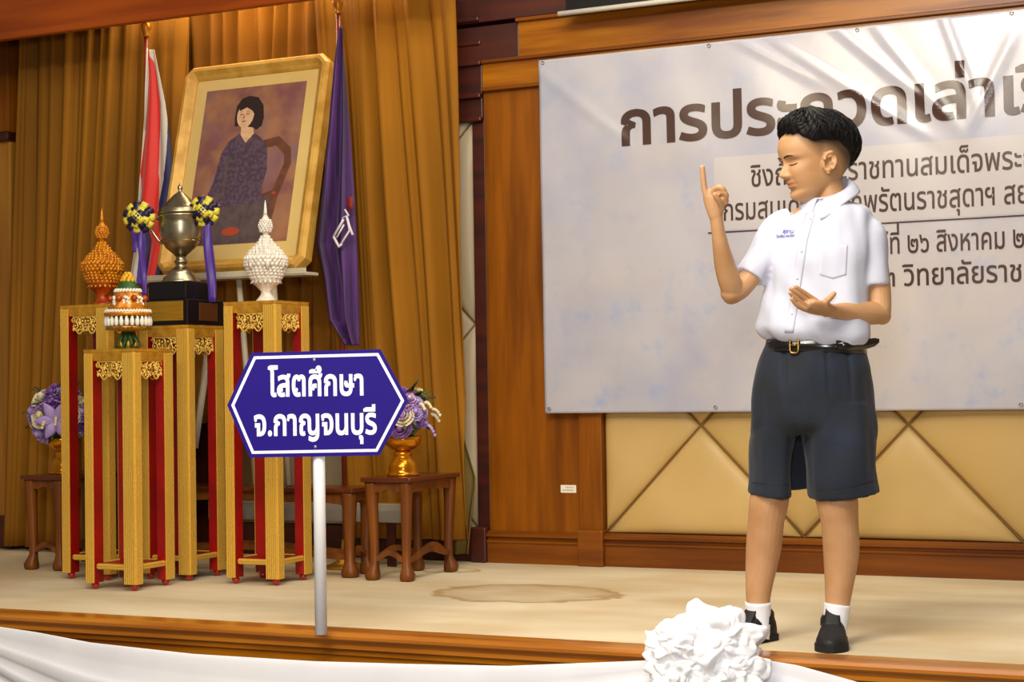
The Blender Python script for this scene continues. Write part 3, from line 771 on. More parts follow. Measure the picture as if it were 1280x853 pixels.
fE([(433, 270), (437, 284), (441, 294)], .006); fE([(421, 297), (430, 281)], .004); fE([(431, 262), (436, 270)], .004)
em.build('emblem', mat('emblem_white', 'd9cdd6', .5), t, True)
MB().grid(lambda u, v: PY(434+7*u, 246+16*v, 6.035), 2, 3).build('red_patch', mat('dark_red', '7c1208', .7), t, True, solid=.002)

# ================================================================ small tables, vases, bouquets
TEAK = mat('teak', '7c430e', .5, col2='5a2e08', nscale=4, stretch=(5, 5, .6), spec=.35)
TEAKD = mat('teak_top', '5a2408', .3, col2='471a05', nscale=4, coat=.3)
def ltable(name, cx, cy, wx, wy, h, label, cat, leg=.042, group=None):
    t = thing(name, (cx, cy, 0), label, cat, group)
    hx, hy = wx/2, wy/2
    MB().box(-hx-.008, hx+.008, -hy-.008, hy+.008, h-.018, h, 0, .004).build('table_top', TEAKD, t)
    for sx in (-1, 1):
        for sy in (-1, 1):
            rs = []
            for z, o, w in [(0, .0, .022), (.008, .001, .028), (.025, .002, .029), (.045, -.001, .022), (.065, -.005, .017), (.12, -.005, .017), (h*.5, -.003, .019), (h*.75, 0, .022), (h-.03, 0, .026), (h-.018, 0, .028)]:
                c = (sx*(hx-.026+o), sy*(hy-.026+o)); w *= leg/.045
                q = []
                for a in range(12):
                    an = 2*PI*a/12+PI/12; k = 1/max(abs(math.cos(an)), abs(math.sin(an)))**.7
                    q.append((c[0]+w*k*math.cos(an)*.92, c[1]+w*k*math.sin(an)*.92, z))
                rs.append(q)
            MB().rings(rs).build('leg', TEAK, t)
    def apr(L):
        n = 20; P = [(-L, h-.018)]+[(L, h-.018)]
        lo = []
        for i in range(n+1):
            u = -1+2*i/n
            d = .036+.020*abs(u)**6-.006*math.cos(u*PI*2)*(1 if abs(u) < .6 else .3)
            lo.append((L*u, h-.018-d))
        return [(-L, h-.018)]+lo+[(L, h-.018)]
    def strt(L):
        n = 16; up = []; lo = []
        for i in range(n+1):
            u = -1+2*i/n; z = .095+.014*math.cos(u*PI)*(1 if abs(u) < 1 else 1)
            up.append((L*u, z+.012)); lo.append((L*u, z-.010))
        return lo+up[::-1]
    for sy in (-1, 1):
        MB().prism(apr(hx-.03), 'y', sy*(hy-.030), sy*(hy-.012)).build('apron', TEAK, t)
        MB().prism(strt(hx-.035), 'y', sy*(hy-.033), sy*(hy-.018)).build('stretcher', TEAK, t)
    for sx in (-1, 1):
        MB().prism(apr(hy-.03), 'x', sx*(hx-.030), sx*(hx-.012)).build('apron', TEAK, t)
        MB().prism(strt(hy-.035), 'x', sx*(hx-.033), sx*(hx-.018)).build('stretcher', TEAK, t)
    return t
ltable('side_table', -3.325, 5.965, .205, .41, .402, 'small brown wooden side table with scalloped apron right of the blue sign', 'table')
ltable('side_table', -4.945, 5.86, .205, .41, .402, 'small brown wooden side table at the far left beneath the violet bouquet', 'table')

BR = mat('vase_gold', 'd98f10', .22, .75, col2='b86c0a', nscale=12)
def vase(cx, cy, z, label):
    t = thing('pedestal_vase', (cx, cy, z), label, 'vase', 'golden pedestal vases')
    MB().lathe([(.062, 0), (.065, .006), (.060, .012), (.056, .016), (.058, .03), (.050, .055), (.036, .072), (.030, .078), (.036, .084), (.037, .090), (.030, .096), (.026, .10)], n=36, cap=True).build('base', BR, t)
    MB().lathe([(.026, .098), (.045, .106), (.066, .122), (.072, .140), (.074, .155), (.070, .157), (.066, .145), (.04, .12)], n=36, lobes=18, amp=.015).build('bowl', BR, t)
    return t
F_VIO = mat('petal_violet', '7c50a0', .6, col2='4c2470', nscale=25, sss=.05); F_LIL = mat('petal_lilac', 'b39ad0', .6, col2='9a80bf', nscale=20); F_MAU = mat('petal_mauve', '9a6cae', .6, col2='7a4896', nscale=22)
F_WHT = mat('petal_white', 'e0d8bc', .6, col2='d6c692', nscale=15); F_PINK = mat('petal_pale_pink', 'd2bcc8', .6, col2='c0a3c4', nscale=15); F_GRN = mat('foliage', '2c3d18', .6, col2='425424', nscale=15)
def rose(t, c, d, R, m, name='rose'):
    """cup of overlapping petals opening along d"""
    d = d.normalized(); a = d.orthogonal().normalized(); b = d.cross(a)
    o = None
    mb = MB(); mb.ball(c+d*R*.25, R*.34, 8)
    for ring, (n, r0, op, hh) in enumerate([(3, .22, .1, .75), (4, .38, .3, .7), (5, .55, .62, .55), (6, .66, 1.05, .35)]):
        for j in range(n):
            ph = 2*PI*(j+ring*.37)/n; u0 = a*math.cos(ph)+b*math.sin(ph); v0 = d.cross(u0)
            def fn(u, v, u0=u0, v0=v0):
                s = u-.5; w = math.sin(PI*min(1, .25+.75*v)*.62)
                ang = s*2.0*PI/n*1.35
                rad = u0*math.cos(ang)+v0*math.sin(ang)
                r = R*(r0*.4+(r0+op*.30*v)*(.5+.5*v))
                h = R*(hh*v*(1-.25*abs(s)*2)-.25+(.0 if ring < 2 else -.12*v*v*op))
                return c+rad*r*(1-.10*v*abs(s))+d*h
            mb.grid(fn, 5, 4)
    return mb.build(name, m, t, True)
def lily(t, c, d, R, m):
    d = d.normalized(); a = d.orthogonal().normalized(); b = d.cross(a); f = None
    f = MB().tube([c, c+d*R*.25], [.004, .007], 6).build('lily', F_MAU, t, True)
    for j in range(6):
        ph = PI*j/3+.3; u0 = a*math.cos(ph)+b*math.sin(ph); v0 = d.cross(u0)
        def fn(u, v, u0=u0, v0=v0):
            w = R*.26*math.sin(PI*min(.98, .08+.92*v))**.8*(u-.5)*2
            return c+u0*(R*v)+v0*w+d*(R*(.42*v-.32*v*v)-abs(u-.5)*R*.10+.004)
        MB().grid(fn, 4, 7).build('petal', m, f, True, solid=.001)
    return f
def leafs(t, c, n, R, k):
    for j in range(n):
        r = random.Random(k*31+j); dd = Vector((r.uniform(-1, 1), r.uniform(-1, 1), r.uniform(-.6, .8))).normalized(); s = dd.cross(Vector((0, 0, 1))).normalized(); up = s.cross(dd)
        def fn(u, v): return c+dd*(R*(.35+.75*v))+s*((u-.5)*.030*math.sin(PI*max(.02, min(.98, v))))+up*(.02*math.sin(v*2.5)-.012*abs(u-.5))
        MB().grid(fn, 2, 5).build('leaf', F_GRN, t, True, solid=.0008)
def bouquet(name, c, R, label, spots, seed):
    t = thing(name, (c[0], c[1], c[2]), label, 'flowers', 'violet and white bouquets')
    C = Vector(c)+Vector((0, 0, R*.72)); rr = random.Random(seed)
    MB().ball(C-Vector((0, 0, .02)), R*.62, 12).build('foliage_core', F_GRN, t, True)
    nv = -C_F
    for (u, v, r, m, kind) in spots:
        d = C_R*u+Vector((0, 0, 1))*v; q = math.sqrt(max(.02, 1-u*u-v*v)); d = (d+nv*q)
        c0 = C+d*R*(.80)
        if kind == 'L': lily(t, c0+d*.012, d, r*1.9*R/.13, m)
        else: rose(t, c0, (d+Vector((0, 0, .25))), r*1.1*R/.13, m)
    for k in range(16):    # the far side and the top
        a = rr.uniform(0, 2*PI); e = rr.uniform(-.3, 1.2)
        d = Vector((math.cos(a)*math.cos(e), math.sin(a)*math.cos(e), math.sin(e)))
        if d.dot(nv) > .35: continue
        rose(t, C+d*R*.8, d, rr.uniform(.022, .032), rr.choice([F_VIO, F_LIL, F_WHT, F_MAU]))
    leafs(t, C, 26, R, seed)
    for k in range(9):
        a = rr.uniform(0, 2*PI); d = Vector((math.cos(a), math.sin(a), rr.uniform(-.5, .4)))
        mb = MB()
        for q in range(5): mb.ball(C+d*R*(.92+.05*q)+Vector((0, 0, -.004*q*q*.4)), .0075, 6)
        mb.build('blossom_sprig', rr.choice([F_LIL, F_MAU, F_WHT]), t, True)
    return t
vR = PY(507, 588, 5.93); vL = PY(66, 588, 5.86)
vase(-3.325, 5.90, .402, 'golden pedestal vase on the side table right of the blue sign')
vase(-4.945, 5.80, .402, 'golden pedestal vase on the side table at the far left')
A, B, Cc, D_, E_ = F_VIO, F_LIL, F_MAU, F_WHT, F_PINK
bouquet('flower_bouquet', (-3.325, 5.90, .555), .134, 'artificial bouquet of mauve and cream roses behind the right edge of the blue sign',
        [(.0, .72, .034, Cc, 'R'), (-.45, .80, .032, E_, 'R'), (.30, .55, .026, E_, 'R'), (.10, .45, .034, Cc, 'R'), (.58, .42, .026, B, 'R'), (.05, -.02, .036, D_, 'R'), (-.05, -.5, .036, Cc, 'R'),
         (.50, .08, .028, B, 'R'), (.80, .10, .022, B, 'R'), (.62, -.25, .022, A, 'R'), (.85, -.35, .018, B, 'R'), (-.5, .3, .034, B, 'R'), (-.6, -.2, .034, D_, 'R'), (-.5, -.6, .028, Cc, 'R'), (.4, -.55, .020, F_GRN, 'R'), (-.85, .1, .03, A, 'R')], 3)
bouquet('flower_bouquet', (-4.96, 5.80, .550), .152, 'artificial bouquet of violet and white roses with a lilac lily at the far left',
        [(-.50, .62, .036, D_, 'R'), (-.15, .75, .032, A, 'R'), (.25, .72, .036, B, 'R'), (.30, .30, .036, A, 'R'), (-.12, .42, .032, A, 'R'), (-.45, .0, .038, D_, 'R'), (.1, -.15, .040, B, 'L'), (-.85, .1, .034, B, 'R'),
         (-.62, -.62, .038, B, 'R'), (-.92, -.35, .026, D_, 'R'), (.55, .05, .034, D_, 'R'), (.50, -.45, .034, A, 'R'), (.85, .40, .030, D_, 'R'), (.88, -.15, .034, A, 'R'), (.82, .1, .03, B, 'R'), (.7, -.6, .026, B, 'R'), (-.1, .95, .026, Cc, 'R'), (.5, .85, .024, Cc, 'R')], 5)

# long bench under the portrait
ltable('long_bench', -4.07, 5.905, 1.12, .19, .355, 'long low brown wooden bench standing behind the gold stands', 'bench', .05)
MB_d = None

# ================================================================ blue sign on its white pole
BLUE = mat('sign_blue', '1f0c78', .5, spec=.12); SWH = mat('sign_white', 'e9e6f2', .4); SCREW = mat('screw_grey', '9a97a8', .35, .6); POLEW = mat('pole_white', 'e6e6ea', .35)
D0 = 5.16
P0 = PZ(401, 794, .005); Ds = (P0-C_O).dot(C_F)
t = thing('direction_sign', (P0.x, P0.y, .005), 'blue elongated hexagonal sign with white two-line Thai lettering on a white pole', 'sign', rz=YAW+.045)
rm = root_matrix(t)
sg = Ds/F_PX
def S(x, y, d=0.0):                    # sign plane, metres from its own pole foot, measured in the photograph
    cx = (x-401.5)*sg; cz = (794-y)*sg
    return (cx+cz*.0, -d, cz)
MB().tube([(0, .016, 0), (0, .016, (794-455)*sg)], .0185, 24).build('pole', POLEW, t)
hexo = [(289, 505), (320, 440), (481, 438), (515, 503), (478, 571), (316, 571)]
def hx(k):                            # outline moved inward by k px
    c = [401.5, 505]; out = []
    n = len(hexo)
    L = []
    for i in range(n):
        a, b = hexo[i], hexo[(i+1) % n]; dx, dy = b[0]-a[0], b[1]-a[1]; l = math.hypot(dx, dy); nx, ny = -dy/l, dx/l
        L.append(((a[0]+nx*k, a[1]+ny*k), (dx/l, dy/l)))
    for i in range(n):
        (p, d), (q, e) = L[i-1], L[i]; den = d[0]*e[1]-d[1]*e[0]; s = ((q[0]-p[0])*e[1]-(q[1]-p[1])*e[0])/den
        out.append((p[0]+d[0]*s, p[1]+d[1]*s))
    return out
def hp(k): return [(S(x, y)[0], S(x, y)[2]) for x, y in hx(k)]
bd = MB().prism(hp(0), 'y', -.010, -.003).build('board', BLUE, t)
o6, i6 = hp(4.6), hp(8.2); mb = MB(); vs = [(x, -.0108, z) for x, z in o6]+[(x, -.0108, z) for x, z in i6]
vs += [(x, -.0095, z) for x, z in o6]+[(x, -.0095, z) for x, z in i6]
fs = []
for j in range(6):
    k = (j+1) % 6; fs += [(j, k, 6+k, 6+j), (12+j, 12+k, k, j), (6+j, 6+k, 18+k, 18+j)]
mb.add(vs, fs).build('border_line', SWH, bd)
HEADS = {'า': (.10, .80), 'จ': (.14, .78), 'น': (.12, .88), 'บ': (.12, .88), 'ญ': (.10, .80), 'ษ': (.12, .88), 'ก': None, 'ร': (.80, .20), 'ส': (.35, .30), 'ต': (.35, .30), 'ศ': (.35, .35)}
def sign_line(text, xl, xr, yb, ch, bold):
    g = glyphs(text, bold); allx = [p[0] for q in g for l in q for p in l]; lo, hi = min(allx), max(allx)
    k = ch/(.52)                      # px per unit height of a plain consonant
    kx = (xr-xl)/(hi-lo)
    mb = MB(); fn = lambda x, y, l: S(xl+(x-lo)*kx, yb-y*k, .0108+l)
    text_mesh(mb, g, fn, 0)
    for c, q in zip(text, g):
        h = HEADS.get(c)
        if not h or not q: continue
        xs = [p[0] for l in q for p in l]; ys = [p[1] for l in q for p in l]; y0 = max(0, min(ys)); hh = .54
        cx = lerp(min(xs), max(xs), h[0]); cy = hh*h[1]; r = .052
        mb.add([fn(cx+r*math.cos(a*PI/5), cy+r*1.1*math.sin(a*PI/5), .0004) for a in range(10)], [tuple(range(10))])
    return mb.build('lettering', SWH, bd)
sign_line('โสตศึกษา', 340, 459, 494.5, 23.5, .026)
sign_line('จ.กาญจนบุรี', 322, 475, 543.5, 23.5, .026)
for x, y in ((398, 450), (398, 559)): MB().ball(S(x, y, .0105), .0050, 12, 0, (1, .5, 1)).build('screw', SCREW, t)

# ================================================================ banner
YB = 6.475
NT = None
ban = mat('banner_vinyl', 'b0acb2', .22, col2='9f9fae', nscale=2.6, detail=5, nlo=.42, nhi=.66, col3='b9afaa', n3=1.2, bump=.05, bscale=9, bstretch=(1.2, 1, 1), spec=.5)
INK = mat('banner_ink', '4a342c', .22, col2='3f2b26', nscale=3, bump=.05, bscale=9, bstretch=(1.2, 1, 1))
def adddia(m):
    """blue-grey watercolour blots of the print, denser towards the lower left of the banner"""
    nt = m.node_tree; N = nt.nodes; L = nt.links; b = N['Principled BSDF']; src = b.inputs['Base Color'].links[0].from_socket
    tc = N.new('ShaderNodeTexCoord'); n = N.new('ShaderNodeTexNoise'); n.inputs['Scale'].default_value = 6.5; n.inputs['Detail'].default_value = 8; n.inputs['Roughness'].default_value = .65
    L.new(tc.outputs['Object'], n.inputs['Vector'])
    g = N.new('ShaderNodeSeparateXYZ'); L.new(tc.outputs['Object'], g.inputs[0])
    r = N.new('ShaderNodeMapRange'); r.inputs[1].default_value = .54; r.inputs[2].default_value = .74; L.new(n.outputs['Fac'], r.inputs[0])
    q = N.new('ShaderNodeMapRange'); q.inputs[1].default_value = 1.7; q.inputs[2].default_value = .6; q.inputs[3].default_value = .15; q.inputs[4].default_value = .9; L.new(g.outputs['Z'], q.inputs[0])
    mu = N.new('ShaderNodeMath'); mu.operation = 'MULTIPLY'; L.new(r.outputs[0], mu.inputs[0]); L.new(q.outputs[0], mu.inputs[1])
    mx = N.new('ShaderNodeMix'); mx.data_type = 'RGBA'; L.new(mu.outputs[0], mx.inputs[0]); L.new(src, mx.inputs[6]); mx.inputs[7].default_value = rgb('8e9cba')
    L.new(mx.outputs[2], b.inputs['Base Color'])
adddia(ban)
def wr(x, z):
    """creases of the hung vinyl"""
    w = 0
    for cx, cz, ang, L, A, wd in [(-1.55, 1.98, -.75, .30, .008, .022), (-1.68, 1.90, -.62, .34, .007, .02), (-1.42, 1.93, -.95, .26, .007, .02), (-1.25, 2.0, -1.25, .22, .006, .018),
                                  (-2.80, 1.93, -.70, .26, .005, .025), (-1.95, 2.02, -.55, .25, .004, .02), (-1.12, 1.85, 1.1, .2, .005, .02)]:
        dx, dz = x-cx, z-cz; a = dx*math.cos(ang)+dz*math.sin(ang); b = -dx*math.sin(ang)+dz*math.cos(ang)
        w += A*math.exp(-(b/wd)**2-(a/L)**4)
    return w+.004*math.sin(x*3.1+1)*math.sin(z*2.2)+.0015*math.sin(x*17+z*9)
q = [PY(674, 76, YB), PY(683, 517, YB)]
BX0, BX1, BZ0, BZ1 = q[0].x-.001, .55, q[1].z, q[0].z
t = thing('banner', (BX0, YB, BZ0), 'large pale printed vinyl banner with dark Thai lettering hung on the wall', 'banner')
MB().grid(lambda u, v: (lerp(BX0, BX1, u), YB-wr(lerp(BX0, BX1, u), lerp(BZ1, BZ0, v)), lerp(BZ1, BZ0, v)), 260, 150).build('sheet', ban, t, True, solid=.0012)
sh = t.children[0]
def bt(X, Z, l): return (X, YB-wr(X, Z)-.0024-l, Z)
def banner_line(text, ia, pa, ib, pb, ch, bold, m=INK):
    """glyph ia starts at pixel pa, glyph ib at pixel pb, baseline through both"""
    g = glyphs(text, bold); sx = lambda i: min(p[0] for l in g[i] for p in l)
    A_, B_ = PY(pa[0], pa[1], YB), PY(pb[0], pb[1], YB); kx = (B_.x-A_.x)/(sx(ib)-sx(ia)); zb = (A_.z+B_.z)/2
    kz = ch*.00325*.955/.52
    mb = MB(); x0 = sx(ia)
    for i, q in enumerate(g):
        if q and A_.x+(max(p[0] for l in q for p in l)-x0)*kx > BX1-.03: g[i] = []
    text_mesh(mb, g, lambda x, y, l: bt(A_.x+(x-x0)*kx, zb+y*kz, l), 0, maxlen=.05 if ch > 30 else .12)
    return mb.build('lettering', m, sh, True)
banner_line('การประกวดเล่าเรื่องพระราชกรณียกิจ', 0, (777, 181), 13, (1255, 143), 41, .026)
banner_line('ชิงถ้วยพระราชทานสมเด็จพระกนิษฐาธิราชเจ้า', 0, (939, 236), 10, (1060, 223), 20, .010)
banner_line('กรมสมเด็จพระเทพรัตนราชสุดาฯ สยามบรมราชกุมารี', 0, (905, 277), 14, (1080, 265), 20, .010)
banner_line('วันศุกร์ที่ ๒๖ สิงหาคม ๒๕๖๕', 8, (1113, 318), 15, (1171, 314), 19, .010)
banner_line('ชั้น ๓ วิทยาลัยราชสุดา มหาวิทยาลัยมหิดล', 5, (1105, 359), 7, (1130, 357), 19, .010)
a, b = PY(885, 293, YB), PY(1280, 268, YB); zr = (a.z+b.z)/2
MB().grid(lambda u, v: bt(lerp(a.x, BX1-.05, u), zr+.003-.006*v, .0), 60, 1).build('rule_line', INK, sh, True)
LB = mat('banner_light_band', 'b2acad', .22, bump=.05, bscale=9)
MB().grid(lambda u, v: (lerp(a.x+.03, BX1-.05, u), YB-wr(lerp(a.x+.03, BX1-.05, u), lerp(zr+.30, zr+.008, v))-.0013, lerp(zr+.30, zr+.008, v)), 200, 30).build('light_band', LB, sh, True)
EY = mat('eyelet', '8d8a84', .3, .8)
x = BX0+.02
for z in (BZ1-.012, BZ0+.018):
    for x in (BX0+.02, BX0+.75, BX0+1.35, BX0+1.93, BX0+2.6):
        MB().torus((x, YB-wr(x, z)-.003, z), .0065, .0018, 'y', 12, 6).build('eyelet', EY, t, True)

# ================================================================ projection screen, wall plate, cable
a = PY(698, 17.5, 6.40); 
t = thing('projection_screen', (a.x, 6.40, a.z), 'black bordered projection screen with white bottom bar hanging above the banner', 'screen')
MB().tube([(a.x, 6.40, a.z), (1.2, 6.40, a.z)], .0105, 16).build('bottom_bar', mat('bar_white', 'd8d2c4', .4), t, True)
MB().box(a.x+.035, 1.15, 6.398, 6.402, a.z+.008, a.z+.10).build('black_border', BLK, t, True)
MB().box(a.x+.10, 1.05, 6.396, 6.404, a.z+.06, a.z+.62).build('screen_fabric', mat('screen_white', 'dcdce0', .7), t, True)
MB().box(a.x+.03, a.x+.105, 6.3975, 6.4025, a.z+.10, a.z+.62).build('black_border', BLK, t, True)
MB().tube([(a.x-.02, 6.40, a.z+.66), (1.25, 6.40, a.z+.66)], .045, 20).build('housing', mat('housing_white', 'cfcac0', .5), t, True)

a = PY(701, 606.5, YW-.03); b = PY(720.5, 616.5, YW-.03)
o = MB().box(a.x, b.x, YW-.0325, YW-.030, b.z, a.z, 0, .0005).build('asset_sticker', mat('sticker_white', 'e3dccb', .5))
tag(o, 'tiny white sticker with two grey text lines low on the wooden pilaster', 'sticker')
mb = MB()
for r, (x0, x1) in enumerate([(.35, .9), (.12, .85)]):
    n = 9 if r else 6
    for k in range(n):
        X = lerp(a.x, b.x, lerp(x0, x1, k/n)); Z = lerp(a.z, b.z, .3+.36*r); mb.box(X, X+.003, YW-.0331, YW-.0326, Z-.0028, Z+.0028)
mb.build('print', mat('grey_print', '8f867a', .6), o)
mb = MB(); Pp = [PY(x, y, 6.505) for x, y in [(568, 370), (575, 392), (574, 415), (568, 445), (566, 500)]]
tag(mb.tube(Pp+[Vector((Pp[-1].x, 6.505, .15))], .0035, 6).build('cable', BLK), 'thin dark cable hanging between gold curtain edge and padded wall', 'cable')

# ================================================================ white swags and bow on the stage front
CL = mat('swag_cloth', 'e6e5ea', .75, col2='dcdbe2', nscale=4, sheen=.2, bump=.06, bscale=14)
YSW = 4.452
def swag(label, top, bot, Y0, depth, seed, nf, x0, x1):
    """hanging swag between two knots: a top edge and a bottom edge in metres, folds running along it"""
    t = thing('cloth_swag', ((x0+x1)/2, Y0, -.2), label, 'cloth', 'white swags along the stage front')
    def fn(u, v):
        X = lerp(x0, x1, u); zt = top(u); zb = bot(u)
        g = math.sin(PI*u)
        f = math.sin(v*nf*PI+seed+.6*math.sin(u*3+seed))*.5+.5
        Y = Y0-(.008+depth*g*(.25+.75*math.sin(PI*min(1, v*.9+.05))))-(.016*g+.004)*f*(.3+v)
        z = lerp(zt, zb, v)+.006*g*math.sin(v*nf*2*PI+seed)
        return (X, Y, z)
    MB().grid(fn, 80, 60).build('cloth', CL, t, True, solid=.003)
    return t
# knots at the white bow and further to the left beyond the picture
kn = PY(880, 800, YSW); 
zl = PY(0, 783, YSW); zm = PY(400, 826, YSW); zz = PY(640, 832, YSW); zr2 = PY(800, 826, YSW)
pts = sorted([(p.x, p.z) for p in (PY(0, 783, YSW), PY(50, 790, YSW), PY(120, 803, YSW), PY(250, 817, YSW), zm, PY(520, 829.5, YSW), zz, zr2)])
XA = zl.x-.25; XB = kn.x
pts = [(XA, zl.z+.035)]+pts+[(XB, zr2.z+.02)]
swag('broad white cloth swag sagging from the stage edge left of the white bow', lambda u: interp(lerp(XA, XB, u), pts), lambda u: interp(lerp(XA, XB, u), pts)-.05-.36*math.sin(PI*min(1, max(0, u)))**.8,
     YSW, .05, .3, 6, XA, XB)
pr = sorted([(p.x, p.z) for p in (PY(940, 822, YSW), PY(1000, 832, YSW), PY(1075, 853, YSW))]); xe = pr[-1][0]
pr = [(XB, pr[0][1]+.01)]+pr+[(xe+.5, pr[-1][1]-.12), (xe+1.2, pr[-1][1]+.04)]
XC = xe+1.2
swag('white cloth swag dropping to the right of the white bow', lambda u: interp(lerp(XB, XC, u), pr), lambda u: interp(lerp(XB, XC, u), pr)-.05-.36*math.sin(PI*u)**.8, YSW, .05, 1.3, 6, XB, XC)
pl_ = sorted([(zl.x-1.6, zl.z), (zl.x-.9, zl.z-.15), (XA, zl.z+.035)])
t = thing('cloth_bow', (kn.x, YSW-.03, kn.z-.05), 'big ruffled white cloth bow on the stage edge in front of the boy', 'bow')
BC = mat('bow_cloth', 'f4f4f8', .7, sheen=.2)
cb_ = PD(879, 828, (kn-C_O).dot(C_F)-.10)
rr = random.Random(4)
sB = ((kn-C_O).dot(C_F)-.1)/F_PX
def bow(seed, rx, ry, fw, amp, cx=0, cy=0, cf=0, fq=.72):
    NU, NV = 150, 90; rs = []
    for i in range(NV+1):
        b = -PI/2+PI*i/NV; q = []
        for j in range(NU):
            a = 2*PI*j/NU; d = V3(math.cos(b)*math.cos(a), math.cos(b)*math.sin(a), math.sin(b))
            w = V3(noise.noise(d*2.3+V3(seed, 0, 0)), noise.noise(d*2.3+V3(0, seed, 0)), noise.noise(d*2.3+V3(0, 0, seed)))*.22
            e = d+w
            k = 1+amp*(1.1*abs(noise.noise(e*2.4*fq))+.6*abs(noise.noise(e*4.4*fq+V3(3, seed, 1)))+.08*abs(noise.noise(e*9*fq+V3(1, seed, 1)))-.38)*2
            q.append(cb_+(C_R*(cx+d.x*rx*k)+C_U*(cy+d.y*ry*k))*sB-C_F*(cf+d.z*fw*k))
        rs.append(q)
    return MB().rings(rs)
V3 = lambda *a: Vector(a)
bow(3.1, 66, 62, .085, .30).build('ruffle', BC, t, True)
bow(8.7, 34, 28, .05, .34, -30, 28, .045, fq=.5).build('ruffle', BC, t, True)
bow(5.2, 36, 30, .05, .34, 22, 34, .05, fq=.5).build('ruffle', BC, t, True)
bow(1.9, 34, 30, .05, .36, 34, -4, .05, fq=.5).build('ruffle', BC, t, True)
bow(6.4, 32, 34, .05, .36, -36, -10, .045, fq=.5).build('ruffle', BC, t, True)

# ================================================================ the boy
from mathutils.bvhtree import BVHTree
DB = 4.89; SB = DB/F_PX
foot0 = PZ(994, 806, 0.0)
boy = thing('person', (foot0.x, foot0.y, 0), 'boy in white school shirt and navy shorts signing, right index finger raised, left palm up', 'person', rz=YAW)
BI = root_matrix(boy).inverted()
def J(x, y, dd=0.0): return BI @ PD(x, y, DB+dd)          # a joint in the boy's own frame, measured in the photograph
def V(*a): return Vector(a)
SKIN = mat('skin', 'c2946a', .5, col2='b68658', nscale=12, sss=.06, bump=.03, bscale=120)
def skin_attr(m):
    nt = m.node_tree; N = nt.nodes; L = nt.links; b = N['Principled BSDF']; src = b.inputs['Base Color'].links[0].from_socket
    at = N.new('ShaderNodeAttribute'); at.attribute_name = 'tint'; sp = N.new('ShaderNodeSeparateColor'); L.new(at.outputs['Color'], sp.inputs[0])
    a = N.new('ShaderNodeMix'); a.data_type = 'RGBA'; L.new(sp.outputs[0], a.inputs[0]); L.new(src, a.inputs[6]); a.inputs[7].default_value = rgb('2a1c16')
    c = N.new('ShaderNodeMix'); c.data_type = 'RGBA'; L.new(sp.outputs[1], c.inputs[0]); L.new(a.outputs[2], c.inputs[6]); c.inputs[7].default_value = rgb('a05a44')
    L.new(c.outputs[2], b.inputs['Base Color'])
skin_attr(SKIN)

def spline(pts, k=4):
    """Catmull-Rom through tuples"""
    P_ = [pts[0]]+list(pts)+[pts[-1]]; out = []
    for i in range(1, len(P_)-2):
        for j in range(k):
            t = j/k; a, b, c, d = P_[i-1], P_[i], P_[i+1], P_[i+2]
            out.append(tuple(.5*((2*b[n])+(-a[n]+c[n])*t+(2*a[n]-5*b[n]+4*c[n]-d[n])*t*t+(-a[n]+3*b[n]-3*c[n]+d[n])*t**3) for n in range(len(b))))
    out.append(tuple(pts[-1])); return out
def limb(mb, pts, n=20, k=4, ref=(0, 1, 0), cap=True):
    """pts: (Vector, r_side, r_ref); elliptical section, the second radius along ref"""
    q = spline([(p.x, p.y, p.z, a, b) for p, a, b in pts], k); rs = []
    C = [Vector(x[:3]) for x in q]
    def ring(c, t, ra, rb):
        r = Vector(ref); r = (r-t*r.dot(t)).normalized(); s = t.cross(r)
        return [c+s*ra*math.cos(2*PI*j/n)+r*rb*math.sin(2*PI*j/n) for j in range(n)]
    m = len(C)
    T = [(C[min(i+1, m-1)]-C[max(i-1, 0)]).normalized() for i in range(m)]
    if cap:
        for s in (.2, .6, .88): h = math.sqrt(1-s*s); rs.append(ring(C[0]-T[0]*min(q[0][3], q[0][4])*h, T[0], q[0][3]*s, q[0][4]*s))
    for i in range(m): rs.append(ring(C[i], T[i], q[i][3], q[i][4]))
    if cap:
        for s in (.88, .6, .2): h = math.sqrt(1-s*s); rs.append(ring(C[-1]+T[-1]*min(q[-1][3], q[-1][4])*h, T[-1], q[-1][3]*s, q[-1][4]*s))
    mb.rings(rs)
px = SB
# ---- head frame
fy, fp = math.radians(72), math.radians(11)
HF = V(-math.sin(fy)*math.cos(fp), -math.cos(fy)*math.cos(fp), -math.sin(fp))
HL = V(math.cos(fy), -math.sin(fy), 0); HU = HF.cross(-HL).normalized()
if HU.z < 0: HU = -HU
HS = 1.025; HC = J(1021, 201, .01)
def H(x, y, z): return HC+(HL*x+HF*y*1.11+HU*(z-.105))*HS        # x to his left, y forward, z from the chin
FRT = [(-.012, .040), (.0, .066), (.010, .082), (.022, .087), (.034, .083), (.046, .086), (.060, .089), (.072, .089), (.09, .090), (.112, .087), (.128, .093), (.15, .095), (.175, .089), (.198, .070), (.215, .045), (.226, .020), (.231, .002)]
BCK = [(-.012, -.01), (.0, .0), (.02, .022), (.045, .052), (.07, .075), (.095, .090), (.12, .098), (.15, .101), (.18, .092), (.205, .070), (.22, .040), (.231, .002)]
WID = [(-.012, .010), (.0, .022), (.012, .034), (.03, .047), (.05, .056), (.08, .064), (.11, .070), (.14, .0725), (.17, .069), (.2, .052), (.22, .029), (.231, .002)]
def g2(a, s): return math.exp(-(a/s)**2)
